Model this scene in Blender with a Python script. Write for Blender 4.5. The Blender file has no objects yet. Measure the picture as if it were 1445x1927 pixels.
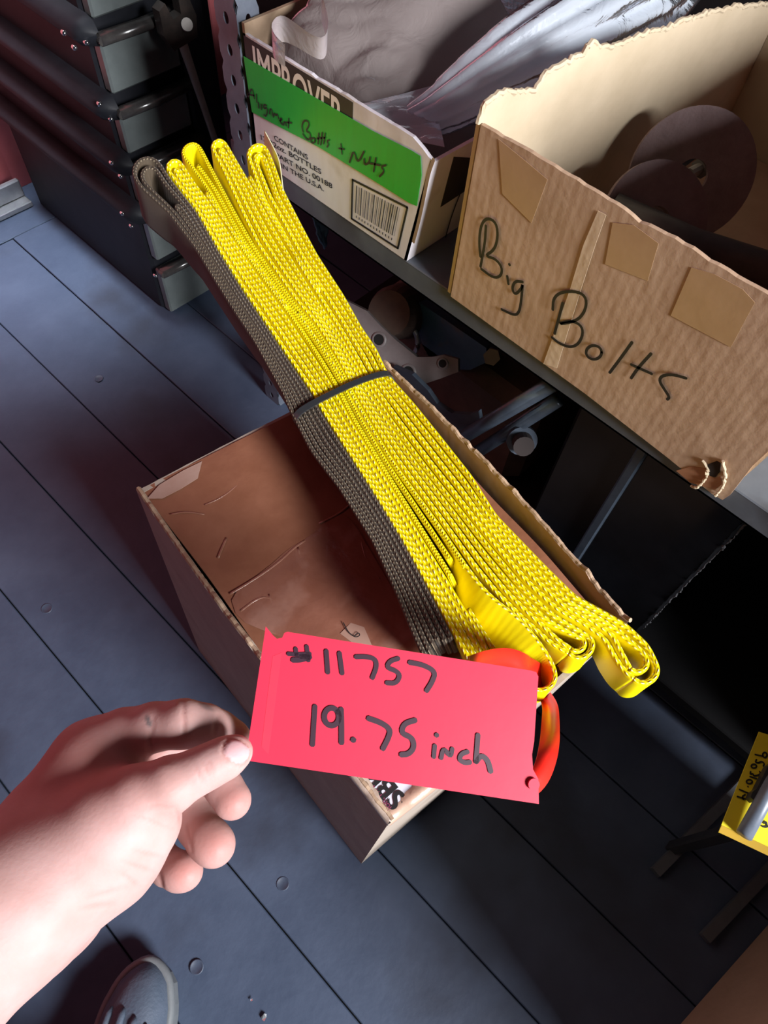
import bpy, math, random
import numpy as np
from mathutils import Matrix, Vector
random.seed(7); rng = np.random.default_rng(7)
scene = bpy.context.scene
col = scene.collection

# ------------------------------------------------------------------ camera
F = 1340.0; CX, CY = 722.5, 963.5; CAM_H = 1.0
_n = np.array([-87.0, 800.0, F]); DOWN = _n/np.linalg.norm(_n); UPC = -DOWN
_d = np.array([-2972.0, -2563.0, F]); _d -= DOWN*_d.dot(DOWN); D1 = _d/np.linalg.norm(_d)
D2 = np.cross(D1, UPC)
RC = np.array([D2, D1, UPC])            # camera axes (x right, y down, z forward) -> world
CAM = np.array([0.0, 0.0, CAM_H])
cd = bpy.data.cameras.new('camera'); cam = bpy.data.objects.new('camera', cd); col.objects.link(cam)
cd.sensor_fit = 'VERTICAL'; cd.sensor_height = 24.0; cd.lens = F/1927.0*24.0; cd.clip_start = 0.01
_m = np.stack([RC @ [1, 0, 0], RC @ [0, -1, 0], RC @ [0, 0, -1]], axis=1)
cam.matrix_world = Matrix([[*_m[i], CAM[i]] for i in range(3)]+[[0, 0, 0, 1]])
scene.camera = cam

# ------------------------------------------------------------------ light
w = bpy.data.worlds.new('world'); scene.world = w; w.use_nodes = True
w.node_tree.nodes['Background'].inputs[0].default_value = (0.55, 0.62, 0.8, 1)
w.node_tree.nodes['Background'].inputs[1].default_value = 0.026
def area(name, loc, target, sx, sy, energy, color, spread=None):
    l = bpy.data.lights.new(name, 'AREA'); l.shape = 'RECTANGLE'; l.size = sx; l.size_y = sy
    l.energy = energy; l.color = color
    if spread: l.spread = math.radians(spread)
    o = bpy.data.objects.new(name, l); col.objects.link(o); o.location = loc
    o.rotation_euler = (Vector(target)-Vector(loc)).to_track_quat('-Z', 'Y').to_euler()
    return o
area('doorway_daylight', (0.18, -2.35, 1.80), (0.2, 0.2, 0.45), 0.80, 0.85, 225, (0.96, 0.975, 1.0))
area('added_far_end_fill', (0.34, 1.22, 2.25), (0.35, 1.24, 0.0), 0.30, 0.30, 1.7, (0.84, 0.91, 1.0), 19)  # added light with no known opening, brightens the far floor and red wall
scene.view_settings.view_transform = 'Standard'; scene.view_settings.look = 'None'
scene.view_settings.exposure = 0.0; scene.view_settings.gamma = 1.0
scene.view_settings.use_curve_mapping = False

# ------------------------------------------------------------------ pixel -> place helpers
def ray(px, py): return RC @ np.array([(px-CX)/F, (py-CY)/F, 1.0])
def onz(px, py, z): r = ray(px, py); return CAM + r*((z-CAM_H)/r[2])
def onx(px, py, x): r = ray(px, py); return CAM + r*(x/r[0])
def ony(px, py, y): r = ray(px, py); return CAM + r*(y/r[1])
def dep(px, py, d): return CAM + ray(px, py)*d
def onplane(px, py, p0, n): r = ray(px, py); return CAM + r*(np.dot(np.array(p0)-CAM, n)/np.dot(r, n))
def unit(v): v = np.array(v, float); return v/(np.linalg.norm(v)+1e-12)

# ------------------------------------------------------------------ materials
MATS = {}
def mat(name, c, rough=0.6, c2=None, nscale=20.0, namt=1.0, bump=0.0, bscale=60.0, metal=0.0, spec=0.5,
        stretch=(1, 1, 1), coat=0.0, c3=None, n3scale=4.0, sss=0.0, trans=0.0):
    if name in MATS: return MATS[name]
    m = bpy.data.materials.new(name); m.use_nodes = True; nt = m.node_tree; N = nt.nodes; L = nt.links
    b = N['Principled BSDF']
    b.inputs['Base Color'].default_value = (*c, 1); b.inputs['Roughness'].default_value = rough
    b.inputs['Metallic'].default_value = metal; b.inputs['Specular IOR Level'].default_value = spec
    b.inputs['Coat Weight'].default_value = coat
    b.inputs['Coat Roughness'].default_value = 0.15
    tc = N.new('ShaderNodeTexCoord'); mp = N.new('ShaderNodeMapping'); mp.inputs['Scale'].default_value = stretch
    L.new(tc.outputs['Object'], mp.inputs['Vector'])
    last = None
    if c2 is not None:
        nz = N.new('ShaderNodeTexNoise'); nz.inputs['Scale'].default_value = nscale; nz.inputs['Detail'].default_value = 6
        nz.inputs['Roughness'].default_value = 0.65
        L.new(mp.outputs[0], nz.inputs['Vector'])
        rp = N.new('ShaderNodeValToRGB'); rp.color_ramp.elements[0].position = 0.35; rp.color_ramp.elements[1].position = 0.68
        rp.color_ramp.elements[0].color = (*c, 1); rp.color_ramp.elements[1].color = (*c2, 1)
        L.new(nz.outputs['Fac'], rp.inputs[0]); last = rp.outputs[0]
    if c3 is not None:
        n3 = N.new('ShaderNodeTexNoise'); n3.inputs['Scale'].default_value = n3scale; n3.inputs['Detail'].default_value = 4
        L.new(tc.outputs['Object'], n3.inputs['Vector'])
        r3 = N.new('ShaderNodeValToRGB'); r3.color_ramp.elements[0].position = 0.55; r3.color_ramp.elements[1].position = 0.7
        L.new(n3.outputs['Fac'], r3.inputs[0])
        mx = N.new('ShaderNodeMixRGB'); L.new(r3.outputs[0], mx.inputs[0]); L.new(last, mx.inputs[1]); mx.inputs[2].default_value = (*c3, 1)
        last = mx.outputs[0]
    if last is not None: L.new(last, b.inputs['Base Color'])
    if bump:
        nb = N.new('ShaderNodeTexNoise'); nb.inputs['Scale'].default_value = bscale; nb.inputs['Detail'].default_value = 5
        L.new(mp.outputs[0], nb.inputs['Vector'])
        bp = N.new('ShaderNodeBump'); bp.inputs['Strength'].default_value = bump; bp.inputs['Distance'].default_value = 0.004
        L.new(nb.outputs['Fac'], bp.inputs['Height']); L.new(bp.outputs[0], b.inputs['Normal'])
    if sss:
        b.inputs['Subsurface Weight'].default_value = sss; b.inputs['Subsurface Radius'].default_value = (0.008, 0.003, 0.002)
        b.inputs['Subsurface Scale'].default_value = 1.0
    MATS[name] = m; return m

def add_node(m, t): return m.node_tree.nodes.new(t)

def cardboard(name, c, c2, flute_axis=None, rough=0.75, c3=None, n3scale=6, flute=0.07, pitch=0.007, spec=0.3):
    m = mat(name, c, rough, c2, 18, bump=0.0, c3=c3, n3scale=n3scale, spec=spec)
    N = m.node_tree.nodes; L = m.node_tree.links; b = N['Principled BSDF']
    tc = N['Texture Coordinate']
    nb = add_node(m, 'ShaderNodeTexNoise'); nb.inputs['Scale'].default_value = 45; nb.inputs['Detail'].default_value = 6
    L.new(tc.outputs['Object'], nb.inputs['Vector']); h = nb.outputs['Fac']
    if flute_axis is not None:
        sp = add_node(m, 'ShaderNodeSeparateXYZ'); L.new(tc.outputs['Object'], sp.inputs[0])
        mu = add_node(m, 'ShaderNodeMath'); mu.operation = 'MULTIPLY'; mu.inputs[1].default_value = 2*math.pi/pitch
        L.new(sp.outputs[flute_axis], mu.inputs[0])
        si = add_node(m, 'ShaderNodeMath'); si.operation = 'SINE'; L.new(mu.outputs[0], si.inputs[0])
        ma = add_node(m, 'ShaderNodeMath'); ma.operation = 'MULTIPLY_ADD'; ma.inputs[1].default_value = flute
        L.new(si.outputs[0], ma.inputs[0]); L.new(h, ma.inputs[2]); h = ma.outputs[0]
    bp = add_node(m, 'ShaderNodeBump'); bp.inputs['Strength'].default_value = 0.35; bp.inputs['Distance'].default_value = 0.003
    L.new(h, bp.inputs['Height']); L.new(bp.outputs[0], b.inputs['Normal'])
    return m

def webbing(name, c, c2, cd_, rough=0.45, period=0.0062, edge=1.0, sheen=0.3):
    """woven strap: bright diagonal stitches where the weave turns over the edges (UV.x metres along, UV.y -1..1 across thickness)"""
    m = bpy.data.materials.new(name); m.use_nodes = True; N = m.node_tree.nodes; L = m.node_tree.links; b = N['Principled BSDF']
    def M(op, a, bb=None, cc=None):
        n = N.new('ShaderNodeMath'); n.operation = op
        for i, v in enumerate((a, bb, cc)):
            if v is None: continue
            if isinstance(v, (int, float)): n.inputs[i].default_value = v
            else: L.new(v, n.inputs[i])
        return n.outputs[0]
    uv = N.new('ShaderNodeUVMap'); uv.uv_map = 'UVMap'; sp = N.new('ShaderNodeSeparateXYZ'); L.new(uv.outputs[0], sp.inputs[0])
    u, v = sp.outputs[0], sp.outputs[1]
    nz = N.new('ShaderNodeTexNoise'); nz.inputs['Scale'].default_value = 300; nz.inputs['Detail'].default_value = 2
    tc = N.new('ShaderNodeTexCoord'); L.new(tc.outputs['Object'], nz.inputs['Vector'])
    av = M('ABSOLUTE', v)
    ph = M('MULTIPLY_ADD', u, 2*math.pi/period, M('MULTIPLY', av, 2.6))
    ph = M('ADD', ph, M('MULTIPLY', nz.outputs['Fac'], 2.0))
    s = M('SINE', ph)
    rows = M('SINE', M('MULTIPLY', v, 5.6))
    st = M('MULTIPLY', M('MULTIPLY_ADD', s, 0.5, 0.5), M('MULTIPLY_ADD', rows, 0.5, 0.5))
    flat = M('GREATER_THAN', av, 0.96); st = M('ADD', M('MULTIPLY', st, M('SUBTRACT', 1.0, M('MULTIPLY', flat, 0.9))), M('MULTIPLY', flat, 0.42))
    rp = N.new('ShaderNodeValToRGB'); e = rp.color_ramp.elements
    e[0].position = 0.05; e[0].color = (*cd_, 1); e[1].position = 0.62; e[1].color = (*c, 1)
    e2 = e.new(0.82); e2.color = (*c2, 1)
    L.new(st, rp.inputs[0]); L.new(rp.outputs[0], b.inputs['Base Color'])
    bp = N.new('ShaderNodeBump'); bp.inputs['Strength'].default_value = 0.8; bp.inputs['Distance'].default_value = 0.0012
    L.new(st, bp.inputs['Height']); L.new(bp.outputs[0], b.inputs['Normal'])
    b.inputs['Roughness'].default_value = rough
    b.inputs['Sheen Weight'].default_value = sheen; b.inputs['Specular IOR Level'].default_value = 0.3
    MATS[name] = m; return m

# ------------------------------------------------------------------ mesh builder
class MB:
    def __init__(s): s.v = []; s.f = []; s.uv = None; s.fm = []
    def add(s, verts, faces, mi=0):
        o = len(s.v); s.v += [tuple(map(float, p)) for p in verts]; s.f += [tuple(i+o for i in f) for f in faces]
        s.fm += [mi]*len(faces)
    def box(s, lo, hi, bev=0.0):
        lo = np.array(lo, float); hi = np.array(hi, float)
        if bev <= 0:
            v = [(x, y, z) for x in (lo[0], hi[0]) for y in (lo[1], hi[1]) for z in (lo[2], hi[2])]
            s.add(v, [(0, 1, 3, 2), (4, 6, 7, 5), (0, 4, 5, 1), (2, 3, 7, 6), (0, 2, 6, 4), (1, 5, 7, 3)])
        else:
            # chamfered box
            c = (lo+hi)/2; h = (hi-lo)/2; b = min(bev, *(h*0.95)); vs = []; idx = {}
            for sx in (-1, 1):
                for sy in (-1, 1):
                    for sz in (-1, 1):
                        for a in range(3):
                            p = np.array([sx, sy, sz])*(h-b); p[a] = (sx, sy, sz)[a]*h[a]
                            idx[(sx, sy, sz, a)] = len(vs); vs.append(c+p)
            fs = []
            for a in range(3):
                o1, o2 = [k for k in range(3) if k != a]
                for sg in (-1, 1):
                    q = []
                    for s1, s2 in ((-1, -1), (1, -1), (1, 1), (-1, 1)):
                        k = [0, 0, 0]; k[a] = sg; k[o1] = s1; k[o2] = s2; q.append(idx[(*k, a)])
                    fs.append(tuple(q))
            for a in range(3):          # edges along axis a
                o1, o2 = [k for k in range(3) if k != a]
                for s1 in (-1, 1):
                    for s2 in (-1, 1):
                        q = []
                        for sg, ax in ((-1, o1), (1, o1), (1, o2), (-1, o2)):
                            k = [0, 0, 0]; k[a] = sg; k[o1] = s1; k[o2] = s2; q.append(idx[(*k, ax)])
                        fs.append(tuple(q))
            for sx in (-1, 1):
                for sy in (-1, 1):
                    for sz in (-1, 1): fs.append(tuple(idx[(sx, sy, sz, a)] for a in range(3)))
            s.add(vs, fs)
        return s
    def obox(s, p, q, up, wd, ht):
        """bar from p to q with width wd (across) and height ht (along up)"""
        p = np.array(p, float); q = np.array(q, float); t = unit(q-p); sd = unit(np.cross(t, up)); u = np.cross(sd, t)
        v = [b+sd*a*wd/2+u*c*ht/2 for b in (p, q) for a in (-1, 1) for c in (-1, 1)]
        s.add(v, [(0, 1, 3, 2), (4, 6, 7, 5), (0, 4, 5, 1), (2, 3, 7, 6), (0, 2, 6, 4), (1, 5, 7, 3)]); return s
    def tube(s, pts, r, n=12, cap=True, flat=1.0, upv=(0, 0, 1)):
        pts = [np.array(p, float) for p in pts]; k = len(pts); rr = r if hasattr(r, '__len__') else [r]*k; vs = []
        for i, p in enumerate(pts):
            t = unit(pts[min(i+1, k-1)]-pts[max(i-1, 0)]); a = np.cross(t, upv)
            if np.linalg.norm(a) < 1e-3: a = np.cross(t, (1, 0, 0.1))
            a = unit(a); b = np.cross(a, t)
            for j in range(n):
                th = 2*math.pi*j/n; vs.append(p+a*rr[i]*math.cos(th)+b*rr[i]*flat*math.sin(th))
        fs = [(i*n+j, i*n+(j+1) % n, (i+1)*n+(j+1) % n, (i+1)*n+j) for i in range(k-1) for j in range(n)]
        if cap: fs += [tuple(range(n-1, -1, -1)), tuple((k-1)*n+j for j in range(n))]
        s.add(vs, fs); return s
    def poly(s, pts, nrm, th):
        """flat polygon (3d points) given thickness th along -nrm (top face keeps pts)"""
        pts = [np.array(p, float) for p in pts]; n = len(pts); nr = np.array(nrm, float)
        area_n = sum((np.cross(pts[i]-pts[0], pts[(i+1) % n]-pts[0]) for i in range(n)), np.zeros(3))
        if np.dot(area_n, nr) < 0: pts = pts[::-1]
        vs = pts+[p-nr*th for p in pts]
        fs = [tuple(range(n)), tuple(range(2*n-1, n-1, -1))]+[(i, i+n, (i+1) % n+n, (i+1) % n) for i in range(n)]
        s.add(vs, fs); return s
    def grid(s, P, closed_u=False, flip=False):
        """P[i][j] 3d points"""
        P = np.asarray(P, float); a, b = P.shape[:2]
        fs = []
        for i in range(a-1):
            for j in range(b if closed_u else b-1):
                q = (i*b+j, i*b+(j+1) % b, (i+1)*b+(j+1) % b, (i+1)*b+j); fs.append(q[::-1] if flip else q)
        s.add(P.reshape(-1, 3), fs); return s
    def disc(s, c, nrm, r, th, n=24, hole=0.0, upv=(0, 1, 0.3)):
        c = np.array(c, float); nr = unit(nrm); a = unit(np.cross(nr, upv)); b = np.cross(nr, a)
        ring = lambda rr, z: [c+nr*z+a*rr*math.cos(2*math.pi*j/n)+b*rr*math.sin(2*math.pi*j/n) for j in range(n)]
        if hole <= 0:
            vs = ring(r, 0)+ring(r, -th); fs = [tuple(range(n)), tuple(range(2*n-1, n-1, -1))]+[(j, j+n, (j+1) % n+n, (j+1) % n) for j in range(n)]
        else:
            vs = ring(r, 0)+ring(hole, 0)+ring(hole, -th)+ring(r, -th)
            fs = [(k*n+j, ((k+1) % 4)*n+j, ((k+1) % 4)*n+(j+1) % n, k*n+(j+1) % n) for k in range(4) for j in range(n)]
        s.add(vs, fs); return s
    def build(s, name, m, parent=None, origin=None, smooth=False, uv=None, mats=None):
        me = bpy.data.meshes.new(name)
        base = np.zeros(3)
        if parent is not None:
            p = parent
            while p is not None: base = base+np.array(p.location); p = p.parent
        elif origin is not None: base = np.array(origin, float)
        V = np.array(s.v)-base
        me.from_pydata(V.tolist(), [], s.f); me.update()
        o = bpy.data.objects.new(name, me); col.objects.link(o)
        if mats:
            for mm in mats: me.materials.append(mm)
            for p, k in zip(me.polygons, s.fm): p.material_index = k
        else: me.materials.append(m)
        if parent is not None: o.parent = parent
        else: o.location = base
        if smooth: me.polygons.foreach_set('use_smooth', [True]*len(me.polygons))
        if uv is not None:
            ul = me.uv_layers.new(name='UVMap'); li = np.zeros(len(me.loops), int); me.loops.foreach_get('vertex_index', li)
            ul.data.foreach_set('uv', np.asarray(uv, float)[li].ravel())
        return o

def tag(o, label=None, cat=None, group=None, kind=None):
    if label: o['label'] = label
    if cat: o['category'] = cat
    if group: o['group'] = group
    if kind: o['kind'] = kind
    return o
def empty(name, loc, label=None, cat=None, group=None, kind=None):
    o = bpy.data.objects.new(name, None); col.objects.link(o); o.location = tuple(map(float, loc)); o.empty_display_size = 0.05
    return tag(o, label, cat, group, kind)

def chaikin(pts, it=2, closed=False):
    pts = np.array(pts, float)
    for _ in range(it):
        q = []
        n = len(pts)
        if not closed: q.append(pts[0])
        for i in range(n if closed else n-1):
            a, b = pts[i], pts[(i+1) % n]; q += [a*.75+b*.25, a*.25+b*.75]
        if not closed: q.append(pts[-1])
        pts = np.array(q)
    return pts
def resample(pts, step):
    pts = np.array(pts, float); d = np.r_[0, np.cumsum(np.linalg.norm(np.diff(pts, axis=0), axis=1))]
    n = max(2, int(d[-1]/step)+1); t = np.linspace(0, d[-1], n)
    return np.stack([np.interp(t, d, pts[:, k]) for k in range(pts.shape[1])], 1)

def ink(mb, pts, wd, nrm, off=0.0003, smooth=2):
    """flat pen stroke lying on a surface: pts are 3d, wd width in metres"""
    p = chaikin(pts, smooth) if len(pts) > 2 else np.array(pts, float)
    nr = unit(nrm); k = len(p); p = p+nr*off; vs = []
    t0 = unit(p[1]-p[0]); t1 = unit(p[-1]-p[-2])
    p = np.vstack([p[0]-t0*wd*.35, p, p[-1]+t1*wd*.35]); k = len(p)
    for i in range(k):
        t = unit(p[min(i+1, k-1)]-p[max(i-1, 0)]); sd = np.cross(nr, t)
        ww = wd*(0.55 if i in (0, k-1) else 1.0)
        vs += [p[i]+sd*ww/2, p[i]-sd*ww/2]
    fs = [(2*i, 2*i+1, 2*i+3, 2*i+2) for i in range(k-1)]
    mb.add(vs, fs)
def circ(cx, cy, rx, ry, a0=0, a1=360, n=14):
    return [(cx+rx*math.cos(math.radians(a0+(a1-a0)*i/n)), cy+ry*math.sin(math.radians(a0+(a1-a0)*i/n))) for i in range(n+1)]
def crop(pts, ox, oy, sc): return [(ox+x/sc, oy+y/sc) for x, y in pts]

def text_mesh(body, origin, xdir, ydir, size, m, parent, name, width=None, bold=0.0, off=0.0):
    cu = bpy.data.curves.new(name, 'FONT'); cu.body = body; cu.size = 1.0; cu.offset = bold
    o = bpy.data.objects.new(name, cu); col.objects.link(o)
    dg = bpy.context.evaluated_depsgraph_get(); me = bpy.data.meshes.new_from_object(o.evaluated_get(dg))
    bpy.data.objects.remove(o); bpy.data.curves.remove(cu)
    V = np.array([v.co for v in me.vertices]); x = unit(xdir); y = np.array(ydir, float)-x*np.dot(ydir, x); y = unit(y); z = np.cross(x, y)
    w0 = V[:, 0].max()-V[:, 0].min(); sx = (width/w0) if width else size
    W = np.array(origin)+np.outer((V[:, 0]-V[:, 0].min())*sx, x)+np.outer(V[:, 1]*size, y)+z*off
    mb = MB(); mb.add(W, [tuple(p.vertices) for p in me.polygons]); bpy.data.meshes.remove(me)
    return mb.build(name, m, parent)

# ================================================================== THE SETTING
M_floor = mat('floor_paint', (0.043, 0.060, 0.100), 0.5, (0.068, 0.090, 0.141), 7, bump=0.12, bscale=90, c3=(0.038, 0.046, 0.070), n3scale=5, spec=0.35)
M_sub = mat('subfloor_black', (0.008, 0.008, 0.009), 0.9)
M_screw = mat('screw_head', (0.05, 0.066, 0.105), 0.5, (0.04, 0.05, 0.08), 200)
floor = MB().box((-1.3, -3.2, -0.06), (1.15, 1.5, -0.022)).build('floor', M_sub, origin=(0, 0, -0.06)); tag(floor, kind='structure')
PW = 0.1433; X0 = -0.041
for k in range(-8, 8):
    a, b = X0+k*PW, X0+(k+1)*PW
    dz = -0.0008*((k*7) % 3)
    MB().box((a+0.0009, -3.2, -0.0218), (b-0.0009, 1.355, dz), 0.0012).build('plank', M_floor, floor)
for j, (xa, xb) in enumerate(((-1.3, -0.2), (-0.2, 0.52), (0.52, 1.15))):
    MB().box((xa+0.001, 1.358, -0.0218), (xb-0.001, 1.5, -0.001), 0.0015).build('end_plank', M_floor, floor)
def screw(px, py):
    c = onz(px, py, 0.0); mb = MB(); n = 18
    prof = [(0.0082, 0.0), (0.0078, 0.0007), (0.0070, 0.0007), (0.0062, 0.0001), (0.0, 0.0001)]
    P = [[c+np.array([r*math.cos(2*math.pi*j/n), r*math.sin(2*math.pi*j/n), z]) for j in range(n)] for r, z in prof]
    mb.grid(P, closed_u=True); mb.build('screw', M_screw, floor, smooth=True)
for p in ((532, 1663), (370, 1820), (88, 1145), (186, 712)):
    screw(*p)
M_red = mat('red_container_paint', (0.60, 0.15, 0.165), 0.6, (0.52, 0.125, 0.14), 9, bump=0.05, c3=(0.66, 0.20, 0.21), n3scale=6)
M_dark = mat('shaded_wall_black', (0.007, 0.007, 0.008), 0.8)  # near-black colour stands for the shade this wall lies in
def corrugated(x0, x1, y, z1, d=0.035, pitch=0.28):
    mb = MB(); xs = []; x = x0; prof = [(0, 0), (0.07, 0), (0.14, d), (0.21, d)]
    while x < x1:
        for dx, dy in prof: xs.append((x+dx, y+dy))
        x += pitch
    P = [[(a, b, z) for z in (0.0, z1)] for a, b in xs]; mb.grid(P, flip=False)
    P2 = [[(a, b+0.004, z) for z in (0.0, z1)] for a, b in xs]; mb.grid(P2, flip=True)
    return mb
tag(corrugated(-1.34, 1.15, 1.452, 2.3).build('wall_end', M_red, origin=(0, 1.452, 0)), kind='structure')
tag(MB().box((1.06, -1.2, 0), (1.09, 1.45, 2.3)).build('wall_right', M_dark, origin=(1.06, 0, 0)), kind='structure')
M_sill = mat('galvanised_sill', (0.42, 0.43, 0.45), 0.35, (0.3, 0.31, 0.33), 30, metal=0.6, bump=0.05)
mb = MB(); mb.box((-1.3, 1.415, 0.0), (0.475, 1.45, 0.012), 0.002); mb.box((-1.3, 1.438, 0.012), (0.475, 1.45, 0.05), 0.003)
tag(mb.build('trim_1', M_sill, origin=(0, 1.43, 0)), kind='structure')

# ================================================================== TOOL CABINET (far left)
M_blk = mat('black_gloss_plastic', (0.010, 0.011, 0.015), 0.55, (0.016, 0.017, 0.022), 25, bump=0.04, spec=0.22)
M_drw = mat('smoked_drawer_front', (0.09, 0.105, 0.105), 0.3, (0.14, 0.16, 0.16), 12, bump=0.05, spec=0.6)
M_hnd = mat('worn_black_handle', (0.035, 0.032, 0.032), 0.22, (0.06, 0.055, 0.052), 60, spec=0.8)
M_steel = mat('dull_steel', (0.42, 0.40, 0.37), 0.5, (0.32, 0.30, 0.28), 40, metal=0.3, bump=0.1)
cab = empty('tool_cabinet', (0.6, 1.19, 0), 'black stacked drawer cabinet with smoked drawer fronts against the red wall', 'tool cabinet')
MB().box((0.487, 0.985, 0.0), (0.69, 1.41, 0.62), 0.006).build('body', M_blk, cab)
for z in (0.50, 0.40, 0.313, 0.225, 0.112):
    mb = MB(); prof = [(-0.0, -0.022), (-0.018, -0.016), (-0.028, -0.004), (-0.028, 0.008), (-0.018, 0.016), (0.0, 0.018)]
    P = []
    for y, sc in ((0.955, 0.15), (0.962, 0.8), (0.975, 1.0), (1.40, 1.0)):
        P.append([(0.488+a*sc, y, z+b*sc) for a, b in prof])
    if z > 0.2: mb.grid(P, flip=True); mb.build('side_ledge', M_blk, cab, smooth=True)
for z0, z1 in ((0.415, 0.487), (0.325, 0.388), (0.237, 0.302), (0.125, 0.213), (0.004, 0.10), (0.512, 0.60)):
    d = MB().box((0.491, 0.966, z0), (0.612, 0.986, z1), 0.003).build('drawer', M_drw, cab)
    zc = z1+0.006
    mb = MB(); mb.tube([(0.488, 0.957, zc), (0.55, 0.953, zc), (0.616, 0.957, zc)], 0.0105, 14, flat=0.8)
    mb.build('handle', M_hnd, d, smooth=True)
    for x in (0.489, 0.614):
        MB().disc((x, 0.951, zc), (0, -1, 0), 0.0062, 0.01, 14).build('handle_cap', M_hnd, d, smooth=False)
MB().box((0.612, 0.96, 0.0), (0.66, 0.99, 0.62), 0.004).build('corner_post', M_blk, cab)
# shiny beads standing in for the highlights on the ledge corners
M_chr = mat('glint_chrome', (0.75, 0.78, 0.8), 0.12, metal=1.0)
for px, py in ((121, 62), (141, 90), (188, 196), (209, 224), (211, 307), (228, 332), (231, 402), (248, 426), (293, 519), (163, 80), (246, 206)):
    c = ony(px, py, 0.958); mb = MB(); n = 10
    P = [[c+np.array([r*math.cos(2*math.pi*j/n), -h, r*math.sin(2*math.pi*j/n)]) for j in range(n)] for r, h in ((0.0030, -0.004), (0.0036, 0.0), (0.0026, 0.002), (0.0, 0.003))]
    mb.grid(P, closed_u=True); mb.build('edge_glint', M_chr, cab, smooth=True)

# wrench hanging in front of the cabinet's corner post
wa = ony(345, 86, 0.93); wb = ony(404, 262, 0.93); ax = unit(wa-wb)
wr = empty('wrench', wb, 'worn steel wrench with a dark head hanging beside the tool cabinet', 'wrench')
mb = MB(); mb.tube([wa+ax*0.01, wa, (wa+wb)/2, wb, wb-ax*0.06], [0.009, 0.0075, 0.006, 0.0058, 0.006], 12, flat=0.55, upv=(0, 1, 0)); mb.build('shaft', M_steel, wr, smooth=True)
M_dkst = mat('blackened_steel', (0.045, 0.04, 0.038), 0.4, (0.09, 0.07, 0.06), 60, metal=0.4)
mb = MB(); c = wa+ax*0.03
pts = [(-0.022, -0.026), (0.02, -0.024), (0.027, 0.0), (0.022, 0.03), (0.010, 0.034), (0.006, 0.012), (-0.008, 0.012), (-0.012, 0.036), (-0.026, 0.03), (-0.03, 0.0)]
sd = unit(np.cross(ax, (0, 1, 0))); mb.poly([c+sd*a+ax*b-np.array([0, 0.008, 0]) for a, b in pts], (0, -1, 0), 0.016); mb.build('jaw', M_dkst, wr)
c2 = ony(352, 46, 0.915)
MB().disc(c2, (-0.3, -1, 0.5), 0.008, 0.02, 14).build('bolt_head', M_steel, wr)

# ================================================================== SHELVING UNIT
M_shelf = mat('grey_shelf_steel', (0.085, 0.097, 0.118), 0.55, (0.12, 0.135, 0.16), 14, bump=0.05, c3=(0.05, 0.05, 0.055), n3scale=9)
SX, SZ = 0.4925, 0.475
sh = empty('shelving_unit', (0.7, 0.3, 0), 'dark grey steel shelving unit with perforated posts along the wall', 'shelf')
mb = MB(); mb.box((SX, -0.75, SZ-0.003), (1.02, 0.70, SZ), 0.0012)
mb.box((SX, -0.75, SZ-0.030), (SX+0.0025, 0.70, SZ-0.0015)); mb.box((SX, -0.75, SZ-0.030), (SX+0.014, 0.70, SZ-0.0275))
mb.build('upper_shelf', M_shelf, sh)
MB().box((SX+0.02, -0.75, 0.055), (1.02, 0.70, 0.075), 0.002).build('lower_shelf', mat('shaded_shelf_steel', (0.006, 0.006, 0.007), 0.8, spec=0.2), sh)  # lower shelf coloured near-black to carry the darkness under the shelving
M_post = mat('blue_grey_post', (0.10, 0.115, 0.15), 0.4, (0.16, 0.18, 0.22), 30, bump=0.04, metal=0.2)
def flange(mb, o, wdir, length, width, pitch, rx, rz, nrm, n=14):
    """perforated vertical plate: o bottom corner, wdir horizontal unit, holes real"""
    o = np.array(o, float); wd = np.array(wdir, float); nr = np.array(nrm, float)*0.0018
    k = int(length/pitch)
    for s in range(k):
        c = o+wd*width/2+np.array([0, 0, (s+0.5)*pitch])
        hole = [c+wd*rx*math.cos(2*math.pi*j/n)+np.array([0, 0, rz*math.sin(2*math.pi*j/n)]) for j in range(n)]
        rim = []
        for j in range(n):
            a, b = math.cos(2*math.pi*j/n), math.sin(2*math.pi*j/n); m_ = max(abs(a), abs(b))
            rim.append(c+wd*width/2*a/m_+np.array([0, 0, pitch/2*b/m_]))
        vs = hole+rim+[p-nr for p in hole]+[p-nr for p in rim]
        fs = []
        for j in range(n):
            j2 = (j+1) % n
            fs += [(j, n+j, n+j2, j2), (2*n+j, 2*n+j2, 3*n+j2, 3*n+j), (j, j2, 2*n+j2, 2*n+j)]
        mb.add(vs, fs)
def post(x, y, sy):
    mb = MB(); flange(mb, (x, y, 0.0), (0, sy, 0), 1.9, 0.036, 0.0317, 0.0042, 0.0062, (-1, 0, 0))
    flange(mb, (x, y, 0.0), (1, 0, 0), 1.9, 0.030, 0.0317, 0.0036, 0.0062, (0, -sy, 0)); mb.build('post', M_post, sh)
post(SX-0.002, 0.658, 1); post(SX-0.002, -0.72, -1)
post(0.99, 0.658, 1)

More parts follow.
